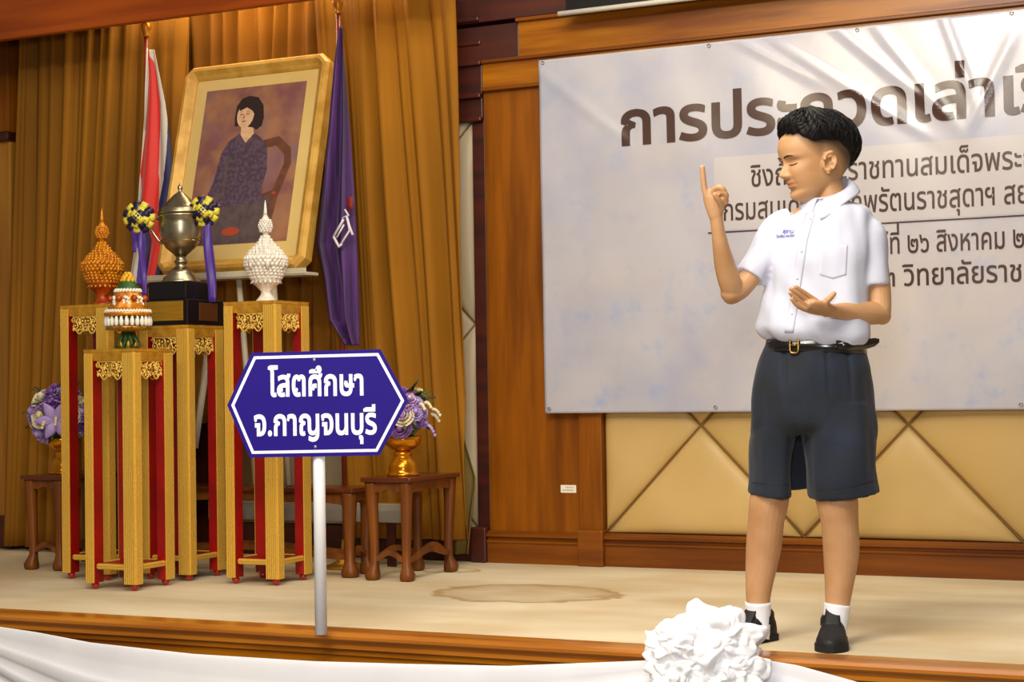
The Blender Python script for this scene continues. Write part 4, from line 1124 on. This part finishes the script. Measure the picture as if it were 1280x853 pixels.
def face_add(x, z):
    d = 0
    if .066 < z < .126:
        prof_ = interp(z, [(.066, 0), (.071, .008), (.077, .020), (.083, .0245), (.092, .018), (.105, .011), (.118, .006), (.126, .0)])
        d += prof_*g2(x, lerp(.0105, .0075, (z-.066)/.06))
    for s in (-1, 1):
        d += .009*g2(x-s*.013, .0065)*g2(z-.0765, .0065)
        d -= .012*g2(x-s*.031, .016)*g2(z-.113, .0105)
        d += .0075*g2(x-s*.031, .0125)*g2(z-.1095, .007)
        d -= .0016*g2(x-s*.031, .012)*g2(z-.1045, .0018)
        d += .003*g2(x-s*.030, .018)*g2(z-.130, .006)
        d += .004*g2(x-s*.036, .018)*g2(z-.080, .018)
        d -= .003*g2(x-s*.023, .004)*g2(z-.060, .012)
    d += .0065*g2(x, .017)*g2(z-.0585, .0042)+.0070*g2(x, .014)*g2(z-.0465, .0048)
    d -= .0055*g2(x, .021)*g2(z-.0525, .0019)
    d -= .004*g2(x, .02)*g2(z-.036, .005)
    d += .004*g2(x, .016)*g2(z-.018, .012)
    return d
def head_pt(th, z, out=0.0):
    w = smooth_interp(z, WID); yf = smooth_interp(z, FRT) ; yb = smooth_interp(z, BCK)
    c, s = math.cos(th), math.sin(th)
    x = w*math.copysign(abs(s)**.92, s)
    if c >= 0: y = yf*c**.78
    else: y = -yb*abs(c)**.85
    if c > 0: y += face_add(x, z)*min(1, c*2)
    n = V(s*.9, c, .0)
    return x+out*s, y+out*c, z
mb = MB()
NZ, NT_ = 110, 120
mb.rings([[H(*head_pt(2*PI*j/NT_, z)) for j in range(NT_)] for z in [(-.012+.243*i/NZ) for i in range(NZ+1)]])
# ears
for s in (1, -1):
    e = V(s*.071, .006, .092)
    def E_(a, r, o): return H(e.x+s*o, e.y-.006*math.sin(a)+r*.62*math.cos(a), e.z+r*math.sin(a))
    mb.tube([E_(PI*.08+2*PI*i/22*.86, .0265 if i < 15 else .0265-.002*(i-15), .010+.003*math.cos(i)) for i in range(20)], .0052, 8)
    mb.tube([E_(PI*.25+i*.34, .0155, .008) for i in range(9)], .0042, 8)
    mb.rings([[E_(2*PI*j/16, .026*q, o) for j in range(16)] for q, o in ((.5, -.006), (.95, -.003), (1.0, .003), (.9, .007), (.3, .002))])
    mb.ball(E_(-PI/2, .027, .006), .0075, 8)
# neck
limb(mb, [(J(1028, 214, .01), 19*px, .048), (J(1034, 234, .015), 19.5*px, .050), (J(1038, 252, .015), 22*px, .052), (J(1040, 268, .015), 40*px, .055)], 24)
limb(mb, [(J(1035, 285, .02), 50*px, .06), (J(1022, 330, .02), 52*px, .075), (J(1020, 400, .0), 50*px, .08), (J(1018, 440, 0), 50*px, .085), (J(1015, 500, 0), 56*px, .09)], 24)
limb(mb, [(J(1035, 275, .02), 24*px, .05), (J(985, 284, .04), 17*px, .04), (J(970, 292, .04), 15*px, .036)], 16)
limb(mb, [(J(1035, 275, .02), 24*px, .05), (J(1075, 284, -.02), 18*px, .04), (J(1088, 294, -.02), 15*px, .036)], 16)
# his right arm (raised)
R_ = lambda *a: J(*a)
limb(mb, [(R_(972, 294, .04), 16*px, .038), (R_(948, 332, .01), 14*px, .034), (R_(926, 360, -.01), 13.5*px, .032), (R_(914, 366, -.025), 13.5*px, .031)], 18)
limb(mb, [(R_(917, 367, -.02), 12.8*px, .030), (R_(912, 352, -.04), 14.3*px, .032), (R_(906, 331, -.065), 13*px, .029), (R_(901, 308, -.09), 10.3*px, .024), (R_(897.5, 288, -.105), 8.4*px, .018), (R_(896, 276, -.11), 8.2*px, .017), (R_(894, 266, -.115), 8.8*px, .016)], 18)
mb.ball(R_(914, 370, -.02), 11.5*px, 14, 0, (1, 1, .95))
# raised hand: palm, straight index, three curled fingers, folded thumb
limb(mb, [(R_(894.5, 270, -.115), 8.6*px, .015), (R_(892, 257, -.12), 10.6*px, .016), (R_(889.5, 246, -.125), 10.8*px, .0145), (R_(888, 241, -.127), 9.6*px, .012)], 16)
fr_ = .0085
def finger(p, r0=fr_, r1=None):
    r1 = r1 or r0*.80
    n = len(p); limb(mb, [(q, lerp(r0, r1, i/(n-1)), lerp(r0, r1, i/(n-1))) for i, q in enumerate(p)], 10, 3)
finger([R_(884, 247, -.128), R_(880.6, 236, -.131), R_(879.2, 224, -.135), R_(877.8, 209.5, -.140)], .0098, .0078)
finger([R_(888, 243, -.128), R_(894, 236, -.142), R_(901, 234.5, -.156), R_(905.5, 240, -.152), R_(903, 246, -.138)], .0092, .0080)
finger([R_(892, 248, -.128), R_(898, 242, -.144), R_(905, 240.5, -.154), R_(908, 246, -.148), R_(904, 251, -.136)], .0088, .0076)
finger([R_(895, 254, -.124), R_(901, 249, -.138), R_(906.5, 247.5, -.144), R_(908, 252.5, -.138), R_(903.5, 256, -.128)], .0080, .0068)
finger([R_(900, 268, -.120), R_(901.5, 258, -.140), R_(897, 249, -.156), R_(893.5, 243.5, -.162)], .0098, .0076)
# his left arm (forearm level, palm up)
limb(mb, [(R_(1088, 296, -.02), 17*px, .038), (R_(1094, 330, -.03), 16*px, .036), (R_(1098, 362, -.035), 15.5*px, .034), (R_(1100, 388, -.045), 14*px, .032)], 18)
limb(mb, [(R_(1100.5, 392, -.045), 13.2*px, .031), (R_(1087, 391.5, -.07), 14.6*px, .031), (R_(1070, 390.5, -.10), 13.2*px, .028), (R_(1054, 389.5, -.13), 10.8*px, .024), (R_(1041, 388.5, -.155), 8.4*px, .022), (R_(1033, 388, -.165), 8.4*px, .024)], 18, ref=(.4, -.9, .1))
mb.ball(R_(1102.5, 395, -.04), 11.5*px, 14)
limb(mb, [(R_(1036, 387.5, -.165), 7.2*px, .024), (R_(1026, 385.5, -.18), 8.4*px, .033), (R_(1015, 383, -.195), 7.2*px, .036), (R_(1009, 380.5, -.205), 5*px, .033)], 16, ref=(.45, -.85, .2))
finger([R_(1021, 377, -.180), R_(1011.5, 370.5, -.192), R_(1003, 364.5, -.203), R_(994.5, 359, -.212)], .0084, .0064)
finger([R_(1015, 380.5, -.200), R_(1005, 373.5, -.214), R_(997, 367, -.226), R_(988.8, 361.5, -.235)], .0086, .0064)
finger([R_(1010, 384.5, -.216), R_(1001, 378.5, -.230), R_(994, 372.5, -.240), R_(988, 366.5, -.248)], .0082, .0062)
finger([R_(1007, 387.5, -.226), R_(999.5, 384, -.240), R_(994, 379.5, -.248), R_(990, 374.5, -.254)], .0072, .0056)
finger([R_(1027, 382, -.190), R_(1033, 377, -.205), R_(1038.5, 371.5, -.208), R_(1042.5, 367.5, -.208)], .0108, .0074)
# legs
A1 = .05; A2 = -.045
limb(mb, [(R_(982, 500, .03), 28*px, .085), (R_(965, 560, .04), 23*px, .070), (R_(963.5, 610, .04), 24*px, .062), (R_(960.5, 632, .035), 24.6*px, .058), (R_(957.5, 652, .04), 22.8*px, .053),
          (R_(955, 680, .055), 22.6*px, .054), (R_(951.5, 708, .06), 20*px, .048), (R_(948.5, 735, .055), 16.8*px, .040), (R_(947.5, 758, .05), 14.6*px, .034), (R_(948, 782, .045), 13.5*px, .034), (R_(947, 797, .04), 13*px, .036)], 22)
limb(mb, [(R_(1035, 500, -.02), 32*px, .085), (R_(1049, 560, -.035), 27*px, .075), (R_(1045, 610, -.045), 26.5*px, .064), (R_(1047, 632, -.05), 25.5*px, .060), (R_(1049.5, 652, -.045), 23.2*px, .054),
          (R_(1051.5, 684, -.03), 22.6*px, .054), (R_(1050.5, 710, -.025), 20.4*px, .048), (R_(1048.5, 736, -.03), 17.2*px, .040), (R_(1046.5, 760, -.035), 14.8*px, .034), (R_(1043.5, 782, -.04), 13.5*px, .034), (R_(1041.5, 800, -.045), 13*px, .036)], 22)

def remesh(mb, voxel, smooth, name, mats, parent, disp=None, factor=.5):
    me = bpy.data.meshes.new('tmp'); me.from_pydata(mb.v, [], mb.f)
    bm = bmesh.new(); bm.from_mesh(me); bmesh.ops.recalc_face_normals(bm, faces=bm.faces); bm.to_mesh(me); bm.free()
    o = bpy.data.objects.new('tmp', me); COL.objects.link(o)
    m = o.modifiers.new('r', 'REMESH'); m.mode = 'VOXEL'; m.voxel_size = voxel; m.adaptivity = 0
    if smooth: s = o.modifiers.new('s', 'SMOOTH'); s.iterations = smooth; s.factor = factor
    dg = bpy.context.evaluated_depsgraph_get(); ev = o.evaluated_get(dg)
    out = bpy.data.meshes.new_from_object(ev); bpy.data.objects.remove(o); bpy.data.meshes.remove(me)
    out.name = name
    if disp:
        nrm = [v.normal.copy() for v in out.vertices]
        for v, n in zip(out.vertices, nrm): v.co = v.co+n*disp(v.co)
    out.polygons.foreach_set('use_smooth', [True]*len(out.polygons)); out.materials.clear()
    for q in (mats if isinstance(mats, list) else [mats]): out.materials.append(q)
    out.update()
    ob = bpy.data.objects.new(name, out); COL.objects.link(ob); ob.parent = parent
    return ob
body = remesh(mb, .0026, 3, 'body', SKIN, boy)
# scalp stubble and lip colour as vertex tint
HM = Matrix((HL, HF, HU)); at = body.data.color_attributes.new('tint', 'FLOAT_COLOR', 'POINT')
buf = np.zeros((len(body.data.vertices), 4), dtype=np.float32)
HLN = [(0, .192), (.5, .190), (.9, .180), (1.2, .160), (1.6, .148), (1.9, .138), (2.2, .112), (2.6, .075), (PI, .055)]
zlim = (HC-HU*.13).z
for i, v in enumerate(body.data.vertices):
    if v.co.z < zlim: continue
    d = HM @ (v.co-HC); x, y, z = d.x/HS, d.y/HS/1.11, d.z/HS+.105
    th = abs(math.atan2(x, y)); hl = interp(th, HLN)
    if z > 0 and abs(x) < .080 and abs(y) < .13:
        lo = interp(th, [(0, .188), (.6, .176), (.9, .140), (1.15, .110), (1.3, .088), (1.5, .112), (1.75, .105), (2.0, .075), (2.4, .045), (PI, .03)])
        if abs(x) < .0735 or z > .13: buf[i, 0] = max(0, min(.85, (z-lo)/max(.012, hl-lo)*.9))
        if .05 < y < .13 and abs(x) < .024 and .0395 < z < .0635:
            e = min(1, 1.2*(1-((x)/.024)**2))*min(1, (z-.0395)/.004)*min(1, (.0635-z)/.004); buf[i, 1] = max(0, e)*.55
at.data.foreach_set('color', buf.ravel())

# ---- hair
HAIR = mat('hair', '0a0707', .55, spec=.25, bump=.15, bscale=70, bstretch=(2.2, 2.2, .5))
mb = MB(); NT2, NR = 130, 46
def hair_pt(th, v):
    a = abs(th); hl = interp(a, HLN)+.0035*math.sin(th*13)*math.sin(th*5+1)
    z = lerp(hl, .231, v**.85)
    thick = .0215*min(1, (v*3.2)**.6)+.004*(1-abs(v-.3))
    if a < 1.0: thick *= lerp(1, min(1, .35+v*1.6), (1-a)**.5)
    if a > 1.9: thick = lerp(.015, thick, .55)*min(1, v*7+.35)
    x, y, _ = head_pt(th, z)
    c, s = math.cos(th), math.sin(th); up = max(0, (z-.15)/.081)
    k = thick*(1+.10*math.sin(th*23+v*9+3*math.sin(th*4)))
    if v < .03: k = -.004
    fr = math.exp(-(th/.75)**2)*max(0, 1-v*1.6)*.004             # the fringe stands proud of the forehead
    if v < .03: fr = -.0
    return H(x+s*(k)*(1-.5*up), y+(c*k)*(1-.4*up)+fr, z+k*up*1.15)
rs = []
for i in range(NR+1):
    v = i/NR; rs.append([hair_pt(-PI+2*PI*j/NT2, v) for j in range(NT2)])
mb.rings(rs, cap=True)
rh = random.Random(11)
for k in range(420):                                             # locks combed from the crown forward and down
    th = rh.uniform(-PI, PI); v0 = rh.uniform(.25, .95); L = rh.uniform(.18, .42); dth = rh.uniform(-.25, .25) - .35*(1 if abs(th) < 1.4 else 0)
    pts = []
    for q in range(7):
        t = q/6; v = max(.035, v0-L*t); tt = th+dth*t
        p = hair_pt(tt if tt <= PI else tt-2*PI, v); o = (p-H(0, 0, .12)).normalized(); pts.append(p+o*(.0012+.0022*math.sin(t*PI)*rh.random()))
    mb.tube(pts, [.0004, .0013, .0017, .0017, .0014, .0009, .0003], 5)
mb.build('hair', HAIR, boy, recalc=False)
# brow, lashes
def on_face(x, z, out):
    lo, hi = 0.0, PI/2*.98
    for _ in range(30):
        m = (lo+hi)/2
        if head_pt(m, z)[0] < abs(x): lo = m
        else: hi = m
    p = head_pt(lo*(1 if x >= 0 else -1), z); return H(p[0], p[1]+out, p[2])
LASH = mat('lashes', '1a100d', .6)
for s in (1, -1):
    mb = MB(); n = 9
    mb.tube([on_face(s*lerp(.010, .041, t/n), .1285+.0045*math.sin(t/n*PI*.8)-.002*(t/n), .0006) for t in range(n+1)], [.0010+.0016*math.sin(PI*min(1, .2+t/n*.8)) for t in range(n+1)], 6)
    mb.build('eyebrow', LASH, boy)
    mb = MB()
    mb.tube([on_face(s*lerp(.015, .040, t/n), .1065-.0025*math.sin(t/n*PI)+.001*t/n, .0008) for t in range(n+1)], [.0006+.0014*math.sin(PI*min(1, .15+t/n*.8)) for t in range(n+1)], 6)
    mb.build('eyelashes', LASH, boy)

# ---- clothes
def tor(mb, rows, rot, n=40, slope=0.0, ks=None):
    rs = []
    for k, (y, cx, R, b, dd) in enumerate(spline(rows, 3)):
        c = J(cx, y, dd); R *= px; a = math.sqrt(max(R*R-(b*math.sin(rot))**2, .0004))/math.cos(rot)
        ax = V(math.cos(rot), -math.sin(rot), 0); ay = V(math.sin(rot), math.cos(rot), 0); q = []
        for j in range(n):
            an = 2*PI*j/n; u, w = math.cos(an), math.sin(an); u = math.copysign(abs(u)**.88, u); w = math.copysign(abs(w)**.88, w)
            p = c+ax*a*u+ay*b*w; sl = slope if not ks else ks(y)
            q.append(p+V(0, 0, -sl*(p.x-c.x)))
        rs.append(q)
    mb.rings(rs)
SHIRT = mat('white_shirt', 'c9cbda', .75, sheen=.1, bump=.05, bscale=45, col2='c2c4d4', nscale=5)
SHORT = mat('navy_shorts', '131d31', .85, sheen=.08, bump=.12, bscale=60, col2='10161f', nscale=8)
mb = MB()
tor(mb, [(254, 1038, 25, .060, .01), (261, 1036, 42, .072, .01), (271, 1032, 56, .082, .01), (290, 1026, 63, .094, .01), (320, 1023, 64, .103, .0), (350, 1021, 63, .104, .0), (380, 1019, 63.5, .105, -.005), (402, 1017, 67, .112, -.005),
         (417, 1016.5, 68.5, .117, -.005), (427, 1017.5, 64, .110, 0), (433, 1020, 56, .10, 0)], .40, 48, ks=lambda y: interp(y, [(250, .0), (262, -.12), (300, 0), (380, .0), (415, .12), (440, .15)]))
limb(mb, [(J(995, 280, .03), 25*px, .060), (J(975, 292, .035), 25*px, .056), (J(956, 320, .015), 21*px, .050), (J(938, 347, .0), 18.8*px, .045)], 24, ref=(0, 1, 0), cap=False)
limb(mb, [(J(1062, 281, -.01), 25*px, .060), (J(1080, 292, -.02), 26*px, .058), (J(1087, 322, -.03), 23*px, .052), (J(1090, 358, -.035), 21.5*px, .049)], 24, ref=(0, 1, 0), cap=False)
def fold(co):
    w = noise.noise(V(co.x*16, co.y*16, co.z*6))*.009+noise.noise(V(co.x*30+5, co.y*30, co.z*12))*.003
    z = co.z; zb = J(1016, 415, 0).z
    w += .004*math.exp(-((z-zb)/.06)**2)*math.sin(math.atan2(co.y, co.x-.06)*7+2*noise.noise(co*9))
    # drag lines from the raised arm to the waist
    w += .004*math.sin((co.x*1.0+co.z*.55)*70)*math.exp(-((co.x+.02)/.10)**2)*math.exp(-((z-zb-.10)/.14)**2)
    return w
shirt = remesh(mb, .0055, 6, 'shirt', SHIRT, boy, fold)
sv = [v.co.copy() for v in shirt.data.vertices]; sf = [tuple(p.vertices) for p in shirt.data.polygons]
BV = BVHTree.FromPolygons(sv, sf); CO_L = BI @ C_O
def cast(bv, x, y, out=.002):
    d = (J(x, y, 0)-CO_L).normalized(); h = bv.ray_cast(CO_L, d)
    return (h[0]-d*out) if h[0] is not None else J(x, y, -.1)
# collar
N0 = J(1037, 254.5, .012); ph0 = math.atan2(-math.cos(.62), -math.sin(.62))
def collar(side):
    def fn(u, v):
        ph = ph0+side*lerp(.16, PI+.02, u); c = math.cos(ph-ph0)
        top = V(math.cos(ph)*.056, math.sin(ph)*.060, .044-.034*c)
        L = .026+.038*math.exp(-(u/.20)**2); o = .004+.026*v**.9
        base = N0+top+V(math.cos(ph), math.sin(ph), 0)*o
        f = min(1, u*6)
        return base+V(0, 0, -L*v*(1.0)+.006*math.sin(v*PI))+V(math.cos(ph0), math.sin(ph0), 0)*.012*v*(1-f)
    mb = MB().grid(fn, 30, 8)
    return mb.build('collar', SHIRT, shirt, solid=.0025)
collar(1); collar(-1)
MB().rings([[N0+V(math.cos(a)*r, math.sin(a)*r*1.07, h-.034*math.cos(a-ph0)) for a in [2*PI*j/32 for j in range(32)]] for r, h in ((.0525, -.01), (.0535, .020), (.056, .044), (.058, .046), (.060, .042))], cap=False).build('collar_stand', SHIRT, shirt, solid=.001)
# placket, buttons, pocket, name stitching
def strip(pl, w, bv=BV, out=.0016, n=30):
    def fn(u, v):
        k = v*(len(pl)-1); i = min(int(k), len(pl)-2); t = k-i; x = lerp(pl[i][0], pl[i+1][0], t); y = lerp(pl[i][1], pl[i+1][1], t)
        return cast(bv, x+(u-.5)*w, y, out)
    return MB().grid(fn, 4, n)
strip([(1013, 266), (1004, 300), (998, 340), (992, 380), (986, 416)], 11).build('placket', SHIRT, shirt, solid=.0014)
BTN = mat('button', 'd8d6dc', .3)
for x, y in [(1009, 282), (1002, 314), (996.5, 348), (990, 392)]: MB().ball(cast(BV, x, y, .0035), .0042, 12, 0, (1, .5, 1)).build('button', BTN, shirt)
pk = MB().grid(lambda u, v: cast(BV, lerp(1026, 1060, u)-2*v, lerp(306, 344, v)+(5*(1-abs(u-.5)*2) if v > .9 else 0), .0004), 12, 12); pk.build('pocket', SHIRT, shirt, solid=.0005)
NAVY = mat('blue_thread', '3a45a0', .7)
def st_line(text, x0, x1, y0, y1, ch):
    g = glyphs(text); xs = [p[0] for q in g for l in q for p in l]; lo, hi = min(xs), max(xs); mb = MB()
    text_mesh(mb, g, lambda x, y, l: cast(BV, lerp(x0, x1, (x-lo)/(hi-lo)), lerp(y0, y1, (x-lo)/(hi-lo))-y/.52*ch, .0022+l), .02)
    mb.build('name_stitching', NAVY, shirt)
st_line('สุชาน', 978.5, 991.5, 291.5, 291.5, 3.6)
st_line('โรงเรียน พลเมือง', 970.5, 993, 297.5, 296, 2.6)

# shorts
mb = MB()
tor(mb, [(428, 1019, 55, .094, 0), (436, 1019.5, 57.5, .100, 0), (455, 1018, 64.5, .112, 0), (480, 1015.5, 70.5, .122, .005), (505, 1015, 73.5, .125, .005), (530, 1015, 75, .122, .005), (545, 1015, 74, .10, .005)], .40, 48, slope=.05)
for rows in ([(505, 980, 36, .105, .03), (540, 968, 29, .105, .04), (575, 964.5, 26.5, .098, .04), (617, 963.5, 26, .094, .04)],
             [(505, 1045, 44, .115, -.02), (540, 1046.5, 45, .112, -.03), (575, 1050, 44.5, .106, -.035), (617, 1057, 42.5, .100, -.04)]):
    rs = []
    for (y, cx, R, b, dd) in spline(rows, 3):
        c = J(cx, y, dd); sl = -.10 if cx > 1000 else .05; sl *= max(0, (y-560)/60)
        rs.append([c+V(R*px*math.copysign(abs(math.cos(a))**.9, math.cos(a)), b*math.sin(a), 0)+V(0, 0, -sl*(R*px*math.cos(a)))+V(0, 0, -.012*math.sin(-a)*max(0, (y-580)/40)) for a in [2*PI*j/40 for j in range(40)]])
    mb.rings(rs)
tor(mb, [(515, 1003, 34, .04, .10), (575, 1003, 34, .03, .12), (613, 1003, 34, .03, .12)], .1, 24)
def foldS(co):
    w = noise.noise(V(co.x*14, co.y*14, co.z*3.2))*.009+noise.noise(V(co.x*26+5, co.y*26, co.z*9))*.004
    z0 = J(1000, 470).z
    w += noise.noise(V(co.x*8+3, co.y*8, co.z*7))*.012
    for xc in (J(1025, 470).x, J(1052, 470).x, J(975, 470).x):
        if co.y < 0: w -= .006*math.exp(-((co.x-xc-.02*(z0-co.z))/.006)**2)*max(0, min(1, (co.z-z0+.09)/.08))
    return w
shorts = remesh(mb, .005, 3, 'shorts', SHORT, boy, foldS)
BS = BVHTree.FromPolygons([v.co.copy() for v in shorts.data.vertices], [tuple(p.vertices) for p in shorts.data.polygons])
mb = MB()
for pl in ([(940, 611), (965, 613.5), (988, 614)], [(1020, 620), (1045, 619), (1070, 615), (1097, 608)]):
    mb.grid(lambda u, v: cast(BS, lerp(pl[0][0], pl[-1][0], u), interp(lerp(pl[0][0], pl[-1][0], u), pl)-8+1.2*v, .0008), 24, 1)
mb.build('hem_stitch', mat('hem_thread', '121923', .8), shorts)
# belt following the waist, buckle and the long free end
BELT = mat('black_belt', '120e10', .22, coat=.4); BRASS = mat('buckle_brass', 'a8874a', .28, .9)
mb = MB(); rs = []
rot = .40
for j in range(64):
    an = 2*PI*j/64; q = []
    for (y, R, b) in ((441.5, 60.6, .106), (441, 61.6, .108), (426.5, 59.6, .105), (426, 58.6, .103)):
        c = J(1019.5, y, 0); RR = R*px; a = math.sqrt(RR*RR-(b*math.sin(rot))**2)/math.cos(rot); u, w = math.cos(an), math.sin(an); u = math.copysign(abs(u)**.88, u); w = math.copysign(abs(w)**.88, w)
        p = c+V(math.cos(rot), -math.sin(rot), 0)*a*u+V(math.sin(rot), math.cos(rot), 0)*b*w; q.append(p+V(0, 0, -.05*(p.x-c.x)))
    rs.append(q)
rs.append(rs[0]); mb.rings(rs, cap=False)
belt = mb.build('belt', BELT, boy)
BB = BVHTree.FromPolygons([Vector(v) for v in mb.v], [tuple(f) for f in mb.f])
ta = cast(BB, 1045, 431, .004); 
tail = [ta, cast(BB, 1060, 431.5, .006), cast(BB, 1072, 431, .008), J(1084, 430, -.085), J(1093, 428, -.075), J(1099, 426, -.07)]
MB().rings([[p+V(0, 0, h)+V(0, -o, 0) for h, o in ((w, 0), (w, .003), (-w, .003), (-w, 0))] for p, w in zip(tail, (.012, .015, .015, .014, .012, .005))]).build('belt_end', BELT, belt)
bc = cast(BB, 992.5, 431.5, .004); ex = (cast(BB, 998, 431.5, .004)-cast(BB, 987, 431.5, .004)).normalized(); ez = V(0, 0, 1)
rr_ = []
for j in range(28):
    a = 2*PI*j/28; u, w = math.cos(a), math.sin(a); u = math.copysign(abs(u)**.45, u); w = math.copysign(abs(w)**.45, w)
    rr_.append(bc+ex*u*.0125+ez*w*.0225)
MB().tube(rr_+rr_[:2], .0036, 8).build('buckle', BRASS, belt)
MB().tube([bc+ex*.011, bc+V(0, -.004, 0), bc-ex*.014], .0022, 8).build('buckle_pin', BRASS, belt)
for x in (979, 983.5): MB().tube([cast(BB, x, 425.5, .003), cast(BB, x, 441, .003)], .0016, 6).build('belt_keeper', BRASS, belt)
# socks and shoes
SOCK = mat('white_sock', 'e4e6ee', .85, bump=.25, bscale=160, bstretch=(1, 1, .12), sheen=.2); SHOE = mat('black_shoe', '0e0c0f', .6, bump=.2, bscale=200); SOLE = mat('black_sole', '0a090b', .8)
def sock(rows, name='sock'):
    mb = MB(); limb(mb, rows, 24, 3, cap=False); return mb.build(name, SOCK, boy)
GZ = .012
def shoe(ank, ang, L=1.0):
    d = V(math.cos(ang), math.sin(ang), 0); sd = V(-d.y, d.x, 0); mb = MB(); rs = []
    c0 = V(ank.x, ank.y, 0)
    for t, w, h in spline([(-.066, .006, .035), (-.062, .022, .055), (-.045, .032, .068), (-.02, .035, .070), (.02, .037, .068), (.055, .041, .056), (.085, .044, .044), (.115, .043, .035), (.140, .034, .028), (.155, .018, .022), (.160, .004, .015)], 3):
        q = []
        for j in range(20):
            a = 2*PI*j/20; u, v = math.cos(a), math.sin(a)
            q.append(c0+d*t*L+sd*w*math.copysign(abs(u)**.8, u)+V(0, 0, GZ+(h if v > 0 else .004)*math.copysign(abs(v)**.75, v)))
        rs.append(q)
    mb.rings(rs); sh_ = mb.build('shoe', SHOE, boy)
    mb = MB(); out = []
    for t, w in spline([(-.070, .012), (-.062, .028), (-.04, .037), (.0, .038), (.05, .043), (.09, .047), (.125, .044), (.150, .030), (.165, .010)], 3): out.append((t, w))
    poly = [(c0+d*t*L+sd*w) for t, w in out]+[(c0+d*t*L-sd*w) for t, w in out[::-1]]
    mb.prism([(p.x, p.y) for p in poly], 'z', .0005, .018).build('sole', SOLE, sh_)
    # tongue and laces
    mb = MB(); mb.grid(lambda u, v: c0+d*(.040+.020*v-.03*(1-v))+sd*(.050*(u-.5)*(1-.3*(1-v)))+V(0, 0, .108-.052*v+.004*math.sin(u*PI)), 6, 6).build('tongue', SHOE, sh_, solid=.005)
    for k in range(4):
        t = .030+.016*k; z = .074-.0065*k
        MB().tube([c0+d*t-sd*.022+V(0, 0, z-.006), c0+d*(t+.004)+V(0, 0, z+.003), c0+d*t+sd*.022+V(0, 0, z-.006)], .0022, 6).build('lace', SHOE, sh_)
    mb = MB()
    mb.rings([[c0-d*.012+d*(.046*math.cos(a))*k+sd*.036*math.sin(a)*k+V(0, 0, z+.012*abs(math.cos(a))) for a in [2*PI*j/24 for j in range(24)]] for k, z in ((1.05, .05), (1.02, .072), (.92, .078), (.85, .068))], cap=False).build('ankle_rim', SHOE, sh_)
an1 = J(947, 797, .045); an2 = J(1042, 800, -.04)
s1 = sock([(J(947.6, 753, .05), 16.4*px, .040), (J(947.8, 768, .05), 15.8*px, .039), (J(948, 785, .048), 15.2*px, .040), (J(947.5, 800, .04), 14.5*px, .045)])
s2 = sock([(J(1047, 755.5, -.034), 16.4*px, .040), (J(1045.5, 768, -.036), 15.8*px, .039), (J(1043, 786, -.04), 15.2*px, .040), (J(1041.5, 802, -.045), 14.5*px, .045)])
shoe(an1, math.radians(-90-48)); shoe(an2, math.radians(-90-14))
